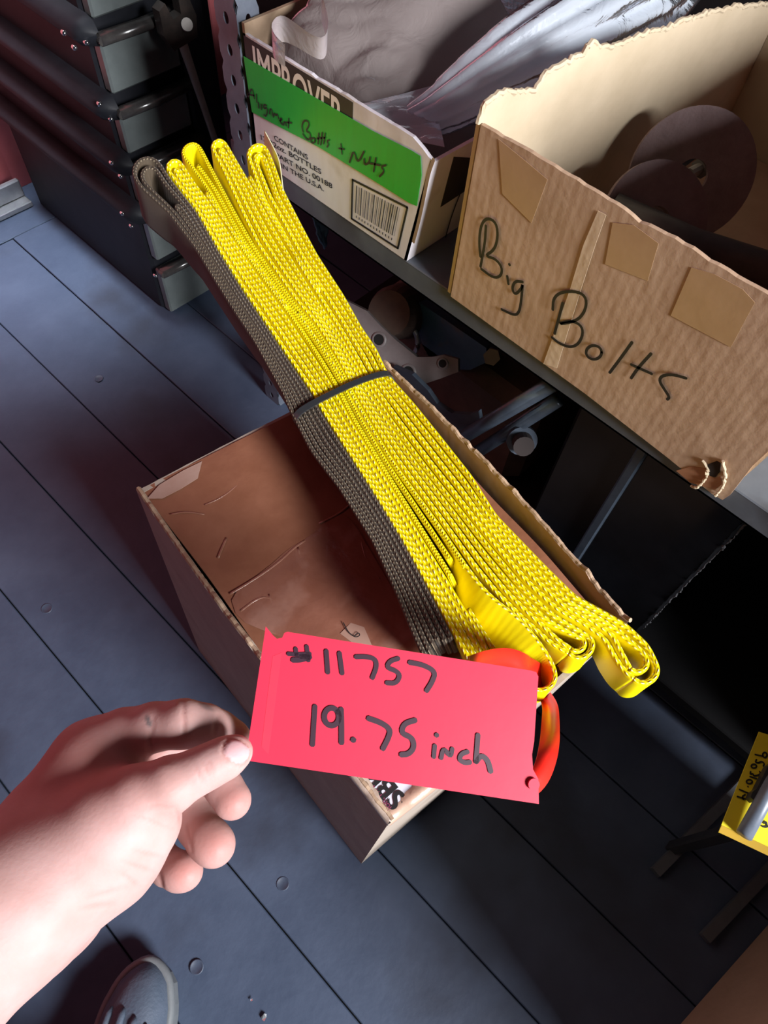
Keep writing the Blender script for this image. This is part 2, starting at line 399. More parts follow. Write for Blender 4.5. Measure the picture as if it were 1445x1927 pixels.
# ================================================================== ALIGNMENT-BOLTS CARTON (white, on the shelf)
M_white = mat('white_printed_card', (0.74, 0.70, 0.75), 0.6, (0.64, 0.60, 0.64), 9, stretch=(1, 3, 0.6), bump=0.06, bscale=30, c3=(0.50, 0.44, 0.42), n3scale=16)
M_wtear = cardboard('torn_card_edge', (0.34, 0.24, 0.16), (0.25, 0.17, 0.11))
M_ink = mat('black_print', (0.012, 0.011, 0.012), 0.55)
M_pw = mat('white_print', (0.80, 0.75, 0.75), 0.6)
M_gtape = mat('green_masking_tape', (0.006, 0.40, 0.045), 0.42, (0.008, 0.36, 0.04), 22, stretch=(1, 5, 0.6), bump=0.05, bscale=30)
M_blkbox = mat('black_print_area', (0.028, 0.024, 0.024), 0.6)
AX = 0.492; AY0, AY1 = 0.402, 0.652; AZ1 = 0.612
ab = empty('parts_carton', (0.6, 0.53, SZ), 'white printed carton with green tape label and barcode, standing on the shelf', 'box')
def wallgrid(fn, nu, nv, th, nrm):
    """panel surface fn(u,v)->3d with thickness"""
    P = np.array([[fn(i/(nu-1), j/(nv-1)) for j in range(nv)] for i in range(nu)]); Q = P-np.array(nrm, float)*th
    mb = MB(); vs = np.vstack([P.reshape(-1, 3), Q.reshape(-1, 3)]); o = nu*nv; fs = []
    for i in range(nu-1):
        for j in range(nv-1):
            a = i*nv+j; fs += [(a, a+nv, a+nv+1, a+1), (o+a, o+a+1, o+a+nv+1, o+a+nv)]
    for i in range(nu-1):
        for j in (0, nv-1): a = i*nv+j; fs.append((a, a+nv, o+a+nv, o+a))
    for j in range(nv-1):
        for i in (0, nu-1): a = i*nv+j; fs.append((a, a+1, o+a+1, o+a))
    mb.add(vs, fs); return mb
def top_j(seed, amp):
    r = np.random.default_rng(seed); k = r.normal(0, amp, 60); return lambda u: float(np.interp(u*59, range(60), k))
# front runs from far (u=0) to near (u=1)
j1 = top_j(1, 0.0004)
def a_top(u): return AZ1-0.012*max(0, (u-0.9)/0.1)+j1(u)
front = wallgrid(lambda u, v: (AX, AY1+(AY0-0.020*v-AY1)*u, SZ+0.0005+(a_top(u)-SZ)*v), 40, 6, 0.004, (-1, 0, 0)).build('front_panel', M_white, ab)
wallgrid(lambda u, v: (AX+0.24*u, AY0-0.020*v*(1-u*0.6), SZ+0.0005+(AZ1-SZ-0.012-0.02*u)*v), 20, 6, 0.004, (0, -1, 0)).build('side_panel', M_white, ab)
wallgrid(lambda u, v: (AX+0.24*u, AY1, SZ+0.0005+(AZ1+0.01-SZ)*v), 6, 4, 0.004, (0, 1, 0)).build('side_panel', M_wtear, ab)
wallgrid(lambda u, v: (AX+0.24, AY1+(AY0-AY1)*u, SZ+0.0005+(AZ1-0.02-SZ)*v), 6, 4, 0.004, (1, 0, 0)).build('back_panel', M_wtear, ab)
MB().box((AX+0.005, AY0+0.006, SZ+0.0005), (AX+0.236, AY1-0.006, SZ+0.006)).build('bottom_panel', M_white, ab)
FX = (-1.0, 0, 0)
def apx(px, py, off=0.0): return onx(px, py, AX-off)
# print: black band, word, text block, barcode
black_band = MB(); black_band.poly([(AX-0.0003, AY1-0.001, AZ1-0.0015), (AX-0.0003, apx(664, 225)[1], AZ1-0.0015), (AX-0.0003, apx(664, 225)[1], AZ1-0.05), (AX-0.0003, AY1-0.001, AZ1-0.05)], FX, 0.0002)
black_band.build('black_band', M_blkbox, front)
p0 = apx(478, 128); p1 = apx(642, 232)
text_mesh('IMPROVER', (AX-0.0006, p0[1]-0.001, AZ1-0.037), (0, -1, 0), (0, 0, 1), 0.044, M_pw, front, 'printed_word', width=abs(p1[1]-p0[1])+0.002, bold=0.018)
tape = MB(); tp = [(458, 106), (520, 142), (600, 188), (700, 246), (775, 284), (791, 294), (793, 330), (784, 388), (770, 382), (700, 338), (600, 277), (520, 236), (474, 211)]
tape.poly([apx(x, y, 0.0012) for x, y in tp], FX, 0.0004); tapeo = tape.build('green_tape', M_gtape, front)
tag(tapeo, 'strip of green tape with black handwriting')
T = np.array([0, -1.0, 0])
ta = apx(516, 254); sl = apx(580, 292); wdir = unit(sl-ta)
for s, (px, py), (qx, qy) in (('CONTAINS', (517, 263), (580, 301)), ('12 32oz. BOTTLES', (492, 262), (605, 328)), ('PART NO. 00188', (520, 295), (626, 355)), ('MADE IN THE U.S.A.', (492, 294), (610, 360))):
    a = apx(px, py); b = apx(qx, qy)
    text_mesh(s, a+np.array([-0.0006, 0, 0]), b-a, (0, 0, 1), 0.0085, M_ink, front, 'printed_text', width=np.linalg.norm(b-a), bold=0.012)
bc = [apx(664, 338), apx(767, 390), apx(749, 467), apx(662, 411)]
mb = MB(); wdt = 0.0026
for i in range(4):
    a, b = bc[i], bc[(i+1) % 4]; t = unit(b-a); ink(mb, [a, b], wdt, FX, 0.0005)
u0, v0 = np.array(bc[0]), None
r = np.random.default_rng(3); x = 0.08
while x < 0.9:
    wd = r.choice([0.009, 0.009, 0.018, 0.027]);
    a = bc[0]*(1-x)+bc[1]*x; b = bc[3]*(1-x)+bc[2]*x; ink(mb, [a*.90+b*.10, a*.22+b*.78], wd*0.045, FX, 0.0005); x += wd+r.choice([0.012, 0.018, 0.027])
for x in np.linspace(0.1, 0.85, 13):
    a = bc[0]*(1-x)+bc[1]*x; b = bc[3]*(1-x)+bc[2]*x; ink(mb, [a*.15+b*.85, a*.10+b*.9], 0.0011, FX, 0.0005)
mb.build('barcode', M_ink, front)
# side panel print: dark block and rounded frame
def apy(px, py):
    p = ony(px, py, AY0-0.008)
    for _ in range(6):
        u = np.clip((p[0]-AX)/0.24, 0, 1); v = np.clip((p[2]-SZ)/(AZ1-SZ-0.012), 0, 1); p = ony(px, py, AY0-0.020*v*(1-u*0.6)-0.0006)
    return p
mb = MB(); mb.poly([apy(854, 295), apy(900, 298), apy(890, 350), apy(829, 390)][0:4], (0, -1, 0), 0.0004); mb.build('printed_block', M_blkbox, ab)
mb = MB(); ink(mb, [apy(870, 350), apy(850, 400), apy(835, 452), apy(838, 461), apy(858, 462), apy(880, 455)], 0.0022, (0, -1, 0), 0.001); mb.build('printed_frame', M_ink, ab)
mb = MB(); ink(mb, [apx(816, 300), apx(808, 322), apx(803, 345), apx(790, 410), apx(778, 455)], 0.004, FX, 0.0003); mb.build('torn_corner', M_wtear, front)
# handwriting on tape
hw = MB(); SC, OX, OY = 5.558, 440, 0
def hstroke(mb, pts, ox, oy, sc, wpx, plane=lambda x, y: apx(x, y, 0.0017)):
    P = [plane(x, y) for x, y in crop(pts, ox, oy, sc)]
    wd = wpx*np.linalg.norm(plane(600, 250)-plane(601, 250)) if False else wpx*0.00050
    ink(mb, P, wd, FX, 0.0002)
for pts in ([(150, 1010), (190, 905), (215, 1030)], [(150, 985), (215, 1000)], [(238, 985), (242, 1070)], [(258, 1070), (260, 1130)], [(285, 1090), (288, 1145)], [(345, 1105), (322, 1090), (308, 1115), (322, 1140), (345, 1115), (352, 1180), (335, 1220), (315, 1200)],
            [(372, 1190), (382, 1135), (400, 1150), (405, 1205)], [(415, 1225), (425, 1175), (440, 1215), (455, 1185), (470, 1240)], [(482, 1265), (508, 1250), (492, 1232), (480, 1270), (510, 1305)],
            [(520, 1310), (530, 1265), (548, 1315)], [(576, 1240), (570, 1335)], [(552, 1280), (605, 1285)],
            [(725, 1380), (708, 1320), (735, 1258), (780, 1268), (790, 1310), (750, 1375), (795, 1385), (805, 1440), (772, 1472), (722, 1400)],
            circ(828, 1470, 22, 26), [(888, 1395), (880, 1505)], [(925, 1385), (908, 1515)], [(868, 1450), (955, 1440)], [(955, 1395), (938, 1505)], [(998, 1465), (972, 1478), (992, 1510), (975, 1538)],
            [(1120, 1505), (1132, 1612)], [(1100, 1552), (1155, 1562)]):
    hstroke(hw, pts, OX, OY, SC, 3.6)
for pts in ([(655, 920), (680, 845), (700, 930), (738, 858)], [(738, 900), (738, 935), (765, 925), (772, 890)], [(805, 895), (792, 972)], [(770, 925), (828, 935)], [(862, 935), (832, 945), (855, 970), (825, 1000)]):
    hstroke(hw, pts, 440, 0, 3.01, 4.4)
hw.build('handwriting', M_ink, tapeo)
# white crescent tag edge beside it belongs to the sling (built below)

# ------------------------------------------------------------------ plastic bags in the carton
def plastic(name, tint, alpha, rough=0.18, ior=1.17):
    m = bpy.data.materials.new(name); m.use_nodes = True; N = m.node_tree.nodes; L = m.node_tree.links
    N.remove(N['Principled BSDF']); out = N['Material Output']
    tr = N.new('ShaderNodeBsdfTransparent'); tl = N.new('ShaderNodeBsdfTranslucent'); df = N.new('ShaderNodeBsdfDiffuse'); gl = N.new('ShaderNodeBsdfGlossy')
    tr.inputs[0].default_value = (*[min(1, 0.6+0.4*c) for c in tint], 1)
    tl.inputs[0].default_value = (*tint, 1); df.inputs[0].default_value = (*tint, 1); gl.inputs['Roughness'].default_value = rough; gl.inputs[0].default_value = (0.9, 0.93, 1, 1)
    m1 = N.new('ShaderNodeMixShader'); m1.inputs[0].default_value = 0.45; L.new(df.outputs[0], m1.inputs[1]); L.new(tl.outputs[0], m1.inputs[2])
    m2 = N.new('ShaderNodeMixShader'); m2.inputs[0].default_value = alpha; L.new(tr.outputs[0], m2.inputs[1]); L.new(m1.outputs[0], m2.inputs[2])
    fr = N.new('ShaderNodeFresnel'); fr.inputs[0].default_value = ior
    m3 = N.new('ShaderNodeMixShader'); L.new(fr.outputs[0], m3.inputs[0]); L.new(m2.outputs[0], m3.inputs[1]); L.new(gl.outputs[0], m3.inputs[2])
    tc = N.new('ShaderNodeTexCoord'); nz = N.new('ShaderNodeTexNoise'); nz.inputs['Scale'].default_value = 38; nz.inputs['Detail'].default_value = 5; nz.inputs['Distortion'].default_value = 1.2
    L.new(tc.outputs['Object'], nz.inputs['Vector']); bp = N.new('ShaderNodeBump'); bp.inputs['Strength'].default_value = 0.45; bp.inputs['Distance'].default_value = 0.005
    L.new(nz.outputs['Fac'], bp.inputs['Height'])
    for s in (df, gl, tl): L.new(bp.outputs[0], s.inputs['Normal'])
    L.new(bp.outputs[0], fr.inputs['Normal'])
    L.new(m3.outputs[0], out.inputs[0]); MATS[name] = m; return m
M_clear = plastic('clear_plastic_film', (0.74, 0.80, 0.88), 0.80, 0.25)
M_smoky = plastic('dirty_brown_plastic_film', (0.34, 0.285, 0.275), 0.96, 0.45, 1.05)
M_milky = plastic('milky_plastic_film', (0.62, 0.575, 0.59), 0.80, 0.32, 1.10)
def smooth_noise(seed):
    r = np.random.default_rng(seed); ks = r.normal(0, 1, (6, 3)); ph = r.uniform(0, 6.28, 6)
    return lambda p, s: sum(math.sin(np.dot(k, p)*s+q) for k, q in zip(ks, ph))/3.0
def pleated(path, ra, rb, up, seed, amp=0.12, pleats=7, nseg=56, nring=72, depthf=0.6):
    """gathered bag: tube along a path, elliptical, with lengthwise folds and crumples"""
    path = resample(chaikin(path, 3), 0.004); k = len(path); path = path[np.linspace(0, k-1, nseg).astype(int)]
    nz = smooth_noise(seed); P = []
    for i, p in enumerate(path):
        t = unit(path[min(i+1, nseg-1)]-path[max(i-1, 0)]); a = unit(np.cross(t, up)); b = np.cross(a, t); u = i/(nseg-1)
        A = np.interp(u, np.linspace(0, 1, len(ra)), ra); B = np.interp(u, np.linspace(0, 1, len(rb)), rb); ring = []
        for j in range(nring):
            th = 2*math.pi*j/nring; c, s = math.cos(th), math.sin(th)
            q = np.array([c*1.2, s*1.2, u*1.6]); fold = abs(math.sin(th*pleats/2+2.2*nz(q, 1.1)))-0.5
            rr = 1+amp*fold*(0.5+u)+0.10*nz(q, 2.3)+0.05*nz(q, 6.0)
            ring.append(p+a*A*rr*c+b*B*rr*s+t*0.01*nz(q, 2.5))
        P.append(ring)
    return MB().grid(P, closed_u=True)
# gathered clear bag lying towards the wall
bag = empty('clear_bag', (0.64, 0.40, SZ), 'clear crumpled plastic bag trailing out of the white carton towards the wall', 'plastic bag')
path = [onx(x, y, X) for x, y, X in ((715, 250, 0.525), (800, 228, 0.555), (900, 165, 0.60), (1030, 85, 0.675), (1175, 8, 0.785), (1290, -70, 0.88))]
pleated(path, [0.008, 0.022, 0.034, 0.042, 0.045, 0.03], [0.010, 0.026, 0.040, 0.050, 0.055, 0.03], (0, 0, 1), 5, 0.2, 9).build('film', M_clear, bag, smooth=True)
# open mouth of the second bag, a wide sheet
def sheet(corn, nu, nv, amp, seed, th=0.0):
    nz = smooth_noise(seed); c = [np.array(x) for x in corn]; P = []
    nrm = unit(np.cross(c[1]-c[0], c[3]-c[0]))
    for i in range(nu):
        row = []
        for j in range(nv):
            u, v = i/(nu-1), j/(nv-1); p = c[0]*(1-u)*(1-v)+c[1]*u*(1-v)+c[2]*u*v+c[3]*(1-u)*v
            q = np.array([u*2.2, v*2.2, 0.3]); f = nz(q, 1.2)+0.5*abs(nz(q, 2.6))+0.25*nz(q, 6)
            row.append(p+nrm*amp*f)
        P.append(row)
    return MB().grid(P)
bag2 = empty('open_bag', (0.66, 0.5, SZ), 'open milky plastic bag spread upright in the middle of the white carton', 'plastic bag')
sheet([dep(676, -60, 0.86), dep(716, 200, 0.76), dep(905, 150, 0.80), dep(1090, -70, 0.92)], 40, 40, 0.007, 11).build('front_film', M_milky, bag2, smooth=True)
sheet([dep(690, -60, 0.93), dep(730, 220, 0.82), dep(905, 170, 0.86), dep(1110, -70, 0.99)], 30, 30, 0.009, 12).build('back_film', M_milky, bag2, smooth=True)
sheet([dep(656, 200, 0.712), dep(668, 226, 0.706), dep(836, 280, 0.690), dep(815, 165, 0.722)], 40, 24, 0.0035, 15).build('bag_lip', M_clear, bag2, smooth=True)
bag3 = empty('brown_bag', (0.62, 0.55, SZ+0.01), 'dirty brown crumpled plastic bag filling the far half of the white carton', 'plastic bag')
nzb = smooth_noise(21); P = []
def mound(u, v):
    x = AX+0.010+0.222*u; y = AY0+0.012+(AY1-AY0-0.022)*v
    e = min(1.0, min(u, 1-u, v, 1-v)/0.10); q = np.array([u*2.4, v*2.4, 0.7])
    f = 0.5*nzb(q, 1.3)+0.5*abs(nzb(q, 2.7))+0.22*abs(nzb(q, 6.0))
    z = 0.584+0.20*u*(0.10+0.90*v)+0.026*f*(0.4+0.6*v)-0.05*max(0.0, 0.5-v)
    return np.array([x, y, SZ+0.012+(z-SZ-0.012)*e**0.35 if e < 1 else z])
MB().grid([[mound(i/59, j/59) for j in range(60)] for i in range(60)]).build('film', M_smoky, bag3, smooth=True)
# folded bag rim
rim = [onz(x, y, z) for x, y, z in ((536, 84, 0.646), (516, 66, 0.650), (508, 44, 0.656), (528, 24, 0.660), (560, 46, 0.658), (585, 66, 0.655), (612, 74, 0.655), (620, 40, 0.662), (606, -10, 0.668))]
rr = resample(chaikin(rim, 3), 0.004); P = []
nzr = smooth_noise(31)
for i, p in enumerate(rr):
    d = np.array([0.004, 0.006, -0.024])*(1+0.2*nzr(p*40, 1)); P.append([p+d*v+np.array([0, 0, 0.004*math.sin(v*3.1)]) for v in np.linspace(0, 1, 6)])
MB().grid(P).build('rolled_rim', M_milky, bag3, smooth=True)

# ================================================================== BIG BOLTS CARTON
M_kraft = cardboard('tan_fluted_cardboard', (0.47, 0.31, 0.205), (0.54, 0.37, 0.25), 1, c3=(0.41, 0.265, 0.165), n3scale=9, flute=0.03, pitch=0.0085)
M_kraft_in = cardboard('pale_inner_cardboard', (0.55, 0.44, 0.30), (0.62, 0.50, 0.35), None)
M_tape = mat('brown_parcel_tape', (0.42, 0.255, 0.145), 0.35, (0.47, 0.29, 0.17), 20, bump=0.08, bscale=40)
M_pale = cardboard('scuffed_pale_card', (0.60, 0.45, 0.30), (0.66, 0.50, 0.35), 1, flute=0.02)
M_smudge = mat('dark_smudge', (0.22, 0.135, 0.085), 0.7, (0.30, 0.185, 0.11), 60)
BX = 0.488; BY1 = 0.334; BY0 = -0.004; BZ = 0.661
bb = empty('bolt_carton', (0.68, 0.16, SZ), 'tan corrugated carton hand-lettered Big Bolts with torn top edge, on the shelf', 'box')
def bpx(px, py, off=0.0): return onx(px, py, BX-off)
# front panel outline (torn hole at the lower near corner is a painted dark patch)
jt = top_j(8, 0.0005)
top = []
for i in range(46):
    u = i/45; y = BY1+(BY0-0.006-BY1)*u; top.append((BX, y, BZ-0.004*u+jt(u)-0.010*math.exp(-((u-0.47)/0.03)**2)*0.3))
bot = [(BX, BY0-0.004, 0.555), (BX, BY0+0.0, 0.515), (BX, BY0+0.004, 0.499)]
hole = [bpx(1358, 868), bpx(1345, 880), bpx(1330, 886), bpx(1318, 905), bpx(1302, 917)]
fl = top+[(BX, BY0-0.004, 0.555), (BX, BY0-0.001, 0.515), (BX, BY0-0.003, 0.470), (BX, BY0-0.001, 0.459), (BX, BY0+0.010, 0.4575), (BX, BY0+0.06, 0.463), (BX, BY0+0.16, 0.470), (BX, BY1, SZ-0.001)]
mb = MB(); mb.poly(fl, FX, 0.004); bfront = mb.build('front_panel', M_kraft, bb)
# inner (far) wall with torn rim, running to the wall
rimpx = [(905, 200), (955, 172), (990, 176), (1010, 166), (1030, 140), (1060, 122), (1100, 104), (1108, 84), (1122, 80), (1130, 92), (1180, 82), (1220, 62), (1290, 42), (1350, 22), (1400, 12), (1445, 10), (1560, -12)]
rj = np.random.default_rng(12)
YN = -unit((0.105, 1.0, 0.0)); YP = np.array([BX, BY1+0.002, 0.6])
def yw(x): return BY1+0.002-0.105*(x-BX)
far = []
rp = resample(rimpx, 7)
for x, y in rp:
    p = onplane(x, y+rj.normal(0, 1.6), YP, YN); far.append((p[0], p[1], p[2]))
far = [(BX+0.001, yw(BX), BZ-0.002)]+[f for f in far if BX+0.003 < f[0] < 0.965]
xe = far[-1][0]
poly = far+[(xe, yw(xe), SZ+0.001), (BX+0.001, yw(BX), SZ+0.001)]
mb = MB(); mb.poly(poly, YN, 0.004); farw = mb.build('side_panel', M_kraft_in, bb)
# torn rim fluff / exposed flutes
mb = MB(); pts = [np.array(f)+np.array([0, 0.002, 0]) for f in far]
mb.tube([p+np.array([0, rj.normal(0, 0.0007), rj.normal(0, 0.0008)]) for p in resample(pts, 0.004)], 0.0026, 6); mb.build('torn_rim', M_kraft_in, bb)
# back and near wall, bottom
mb = MB(); mb.box((xe-0.004, BY0, SZ+0.001), (xe, yw(xe), BZ-0.02)); mb.build('back_panel', M_kraft_in, bb)
near = [(BX+0.001, BY0-0.006, BZ-0.006), (xe, BY0-0.006, BZ+0.0), (xe, BY0, SZ+0.001), (BX+0.045, BY0, SZ+0.001), (BX+0.022, BY0, SZ+0.004), (BX+0.012, BY0, SZ+0.018), (BX+0.006, BY0, SZ+0.03), (BX+0.001, BY0-0.001, SZ+0.036)]
nr = wallgrid(lambda u, v: (BX+0.003+(xe-BX-0.003)*u, BY0-0.006*v-0.004*math.sin(v*3.1)+0.002*math.sin(u*14), SZ+0.001+(BZ-0.006-SZ)*v), 40, 10, 0.004, (0, -1, 0)).build('side_panel', M_pale, bb)
fp = wallgrid(lambda u, v: (BX+0.006+(xe-BX-0.012)*u, BY0-0.007-0.03*v, BZ-0.006+0.135*v-0.02*(1-u)*v), 8, 6, 0.004, (0, -1, 0)).build('added_shade_flap', M_pale, bb)  # unseen flap, added to cast shade into the carton
MB().box((BX+0.006, BY0+0.006, SZ+0.0005), (xe-0.006, yw(xe)-0.003, SZ+0.006)).build('bottom_panel', M_kraft, bb)
for pts_, rad in (([(1345, 928), (1356, 920), (1363, 905), (1364, 885), (1360, 870)], 0.0014), ([(1302, 914), (1312, 918), (1322, 910), (1328, 898), (1332, 886)], 0.0014), ([(1322, 866), (1330, 880), (1328, 892)], 0.0012)):
    P = [bpx(x, y, 0.002)+rj.normal(0, 0.0008, 3) for x, y in pts_]; P = resample(chaikin(P, 2), 0.0022)
    mb = MB(); mb.tube([p+rj.normal(0, 0.0003, 3) for p in P], [rad*(0.75+0.5*rj.random()) for _ in P], 7); mb.build('torn_paper', M_kraft_in, bb)
mb = MB(); mb.poly([bpx(x, y, 0.0008) for x, y in ((1332, 874), (1348, 868), (1356, 872), (1354, 888), (1346, 898), (1336, 896), (1330, 888))], FX, 0.0006); mb.build('hole_shade_patch', mat('hole_shade', (0.02, 0.012, 0.01), 0.9), bfront)  # flat dark patch painted for the shade inside the torn corner
# tape patches, pale crease, scuffs
def patch(name, pts, m, off): mb = MB(); mb.poly([bpx(x, y, off) for x, y in pts], FX, 0.0003); return mb.build(name, m, bfront)
patch('tape_patch', crop([(735, 95), (830, 105), (945, 190), (895, 362), (700, 285)], 850, 380, 2.4286), M_tape, 0.0006)
patch('tape_patch', crop([(1095, 300), (1200, 330), (1330, 400), (1385, 460), (1275, 665), (1000, 520)], 850, 380, 2.4286), M_tape, 0.0006)
patch('tape_patch', [(938, 262), (985, 300), (1030, 338), (1000, 420), (945, 365)], M_tape, 0.0006)
patch('pale_crease', crop([(668, 40), (705, 60), (655, 200), (590, 400), (480, 760), (418, 740), (540, 400), (600, 200)], 850, 380, 2.4286), M_pale, 0.0009)
patch('corner_lining', [(1272, 886), (1300, 878), (1328, 882), (1332, 892), (1345, 900), (1356, 896), (1358, 912), (1345, 922), (1318, 914), (1298, 908)], mat('red_brown_card', (0.40, 0.19, 0.10), 0.6), 0.0006)
hw = MB()
for pts in ([(157, 108), (152, 190), (132, 296)], [(132, 250), (125, 180), (135, 100), (165, 70), (205, 95), (212, 160), (195, 220), (150, 246), (200, 258), (232, 300), (225, 340), (190, 347), (135, 305)],
            [(254, 338), (260, 375)], [(263, 284), (266, 288)], [(325, 365), (290, 360), (275, 395), (290, 425), (320, 395), (326, 368), (318, 450), (310, 500), (290, 520), (228, 490)],
            [(508, 460), (490, 530), (470, 602)], [(462, 492), (465, 440), (500, 410), (580, 408), (618, 440), (610, 500), (570, 545), (478, 560), (540, 540), (590, 560), (602, 600), (580, 650), (540, 665), (490, 645), (458, 618)],
            circ(650, 687, 36, 32), [(825, 640), (775, 710), (722, 780)], [(912, 692), (850, 760), (820, 805)], [(820, 742), (915, 785)], [(1072, 805), (1010, 787), (960, 793), (948, 818), (975, 860), (996, 892), (985, 902)]):
    P = [bpx(x, y, 0.0014) for x, y in crop(pts, 850, 380, 2.4286)]; ink(hw, P, 0.0030, FX, 0.0003)
tag(hw.build('handwriting', mat('marker_ink', (0.016, 0.014, 0.016), 0.5), bfront), 'black marker lettering reading Big Bolts')

# grinding discs and a bar inside the carton
M_disc = mat('rusty_brown_abrasive', (0.20, 0.135, 0.135), 0.75, (0.15, 0.095, 0.092), 40, bump=0.25, bscale=300)
M_bar = mat('dark_grey_bar', (0.05, 0.048, 0.05), 0.5, (0.03, 0.028, 0.03), 40)
def gdisc(name, c, nrm, r, h, label):
    mb = MB(); mb.disc(c, nrm, r, 0.006, 48, h, upv=(0.2, 1, 0.1)); o = mb.build(name, M_disc, origin=np.array(c)-np.array([0, 0, r*0.5])); tag(o, label, 'grinding disc', 'brown abrasive discs in the bolt carton'); return o
dc = dep(1301, 332, 0.735); nv = unit(CAM-dc+np.array([0.12, -0.25, 0.0])); gdisc('abrasive_disc', dc, nv, 0.0640, 0.0165, 'larger brown abrasive disc lying rearmost inside the tan carton')
dc = dep(1234, 418, 0.705); nv = unit(CAM-dc+np.array([0.18, -0.45, 0.25])); gdisc('abrasive_disc', dc, nv, 0.0565, 0.0150, 'brown abrasive disc overlapping in front, half hidden by the carton wall')
mb = MB(); mb.tube([dep(1150, 395, 0.70), dep(1300, 462, 0.685), dep(1560, 545, 0.665)], 0.0165, 16); tag(mb.build('steel_bar', M_bar, origin=dep(1300, 462, 0.70), smooth=True), 'thick dark grey round bar lying across the tan carton', 'bar')
mb = MB(); mb.tube([dep(1296, 328, 0.745), dep(1325, 312, 0.76)], 0.006, 10); mb.tube([dep(1318, 316, 0.752), dep(1325, 312, 0.757)], 0.011, 6); tag(mb.build('steel_bolt', M_steel, origin=dep(1310, 320, 0.76)), 'bolt poking through the hole of the rear abrasive disc', 'bolt')

# ================================================================== UNDER THE SHELF
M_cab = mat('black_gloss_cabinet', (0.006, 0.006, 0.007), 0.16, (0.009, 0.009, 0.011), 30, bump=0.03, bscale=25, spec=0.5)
UX = 0.515
bc_ = empty('black_cabinet', (0.7, 0.08, 0.075), 'glossy black cabinet standing under the shelf behind the carton', 'cabinet')
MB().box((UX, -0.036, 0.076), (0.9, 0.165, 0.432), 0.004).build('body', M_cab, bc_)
M_bl = mat('blue_black_steel', (0.05, 0.065, 0.09), 0.3, (0.075, 0.095, 0.125), 30, metal=0.3, bump=0.06)
MB().box((UX-0.006, 0.078, 0.076), (UX+0.001, 0.090, 0.432), 0.002).build('highlight_rib', M_bl, bc_)  # raised rib in a lighter tone, standing for the vertical highlight strip
mb = MB(); r9 = np.random.default_rng(4); mb.tube([(UX-0.0004, -0.0362, z)+r9.normal(0, 0.0004, 3) for z in np.linspace(0.15, 0.425, 70)], [0.0004+0.0007*abs(r9.normal()) for _ in range(70)], 5); mb.build('chipped_edge', mat('chipped_paint', (0.10, 0.10, 0.11), 0.7, (0.02, 0.02, 0.022), 120), bc_)
# slanted blue-grey rail and bracket plate
br = empty('machine_stand', (0.6, 0.3, 0.075), 'blue-grey slanted steel rail and bracket under the shelf', 'machine stand')
a = onx(845, 838, UX-0.01); b = onx(1040, 722, UX-0.01)
MB().tube([a, b], 0.009, 14, flat=0.7, upv=(-1, 0, 0)).build('rail', M_bl, br, smooth=True)
a2 = onx(880, 862, UX+0.005); b2 = onx(1050, 752, UX+0.005)
MB().tube([a2, b2], 0.0085, 14, flat=0.7, upv=(-1, 0, 0)).build('rail', M_bl, br, smooth=True)
mb = MB(); mb.poly([onx(x, y, UX) for x, y in ((740, 690), (775, 705), (805, 735), (822, 760), (850, 778), (885, 780), (900, 774), (905, 800), (860, 835), (820, 800), (760, 740))], (-1, 0, 0), 0.006); mb.build('bracket_plate', M_bl, br)
cc = onx(985, 838, UX-0.012)
# round cap
cap = empty('end_cap', cc, 'small round blue-rimmed cap on a pale peg in front of the black cabinet', 'cap')
axc = unit((-0.6, -0.5, 0.45)); MB().tube([cc-axc*0.012, cc+axc*0.004], 0.0125, 18).build('peg', mat('dull_brown_peg', (0.028, 0.021, 0.02), 0.7, spec=0.2), cap, smooth=False)
mb = MB(); mb.tube([cc-axc*0.020, cc-axc*0.012], 0.0185, 20); mb.build('rim', M_bl, cap)
# pinkish grey flange with bolt holes
M_fl = mat('grey_cast_flange', (0.19, 0.165, 0.165), 0.5, (0.14, 0.115, 0.112), 30, bump=0.1)
M_rust = mat('rust_brown_casting', (0.06, 0.036, 0.028), 0.7, (0.09, 0.055, 0.04), 40, bump=0.2)
M_blue = mat('blue_painted_casting', (0.035, 0.085, 0.15), 0.45, (0.05, 0.11, 0.19), 30, bump=0.15, c3=(0.10, 0.10, 0.11), n3scale=20)
fl = empty('pump', (0.62, 0.42, 0.075), 'blue pump housing with a grey drilled flange under the shelf', 'pump')
fc = onx(800, 640, 0.56); fn = unit((-0.75, -0.25, 0.6)); fa = unit(np.cross(fn, (0, 0, 1))); fb = np.cross(fn, fa)
def flpx(px, py): return onplane(px, py, fc, fn)
outline = [(640, 560), (690, 585), (715, 612), (745, 640), (785, 672), (812, 672), (835, 668), (862, 676), (862, 700), (830, 712), (800, 722), (770, 730), (735, 705), (700, 660), (670, 610)]
mb = MB(); mb.poly([flpx(*p) for p in outline], fn, 0.012); mb.build('flange', M_fl, fl)
M_hole = mat('hole_black', (0.004, 0.004, 0.004), 0.9)
for (x, y, r_) in ((713, 639, 0.0075), (768, 700, 0.0080), (833, 684, 0.0055)):
    MB().disc(flpx(x, y)+fn*0.0006, fn, r_, 0.003, 18).build('bolt_hole', M_hole, fl)
    mb = MB(); n = 18; c = flpx(x, y)
    P = [[c+fa*rr*math.cos(2*math.pi*j/n)+fb*rr*math.sin(2*math.pi*j/n)+fn*h for j in range(n)] for rr, h in ((r_*1.45, 0), (r_*1.3, 0.0018), (r_*1.0, 0.0012))]
    mb.grid(P, closed_u=True); mb.build('bolt_hole_lip', M_fl, fl, smooth=True)
h0 = flpx(728, 590)-fn*0.03
mb = MB(); mb.tube([h0-fn*0.05, h0, h0+fn*0.022], [0.04, 0.036, 0.03], 24); mb.build('hub', M_rust, fl, smooth=False)
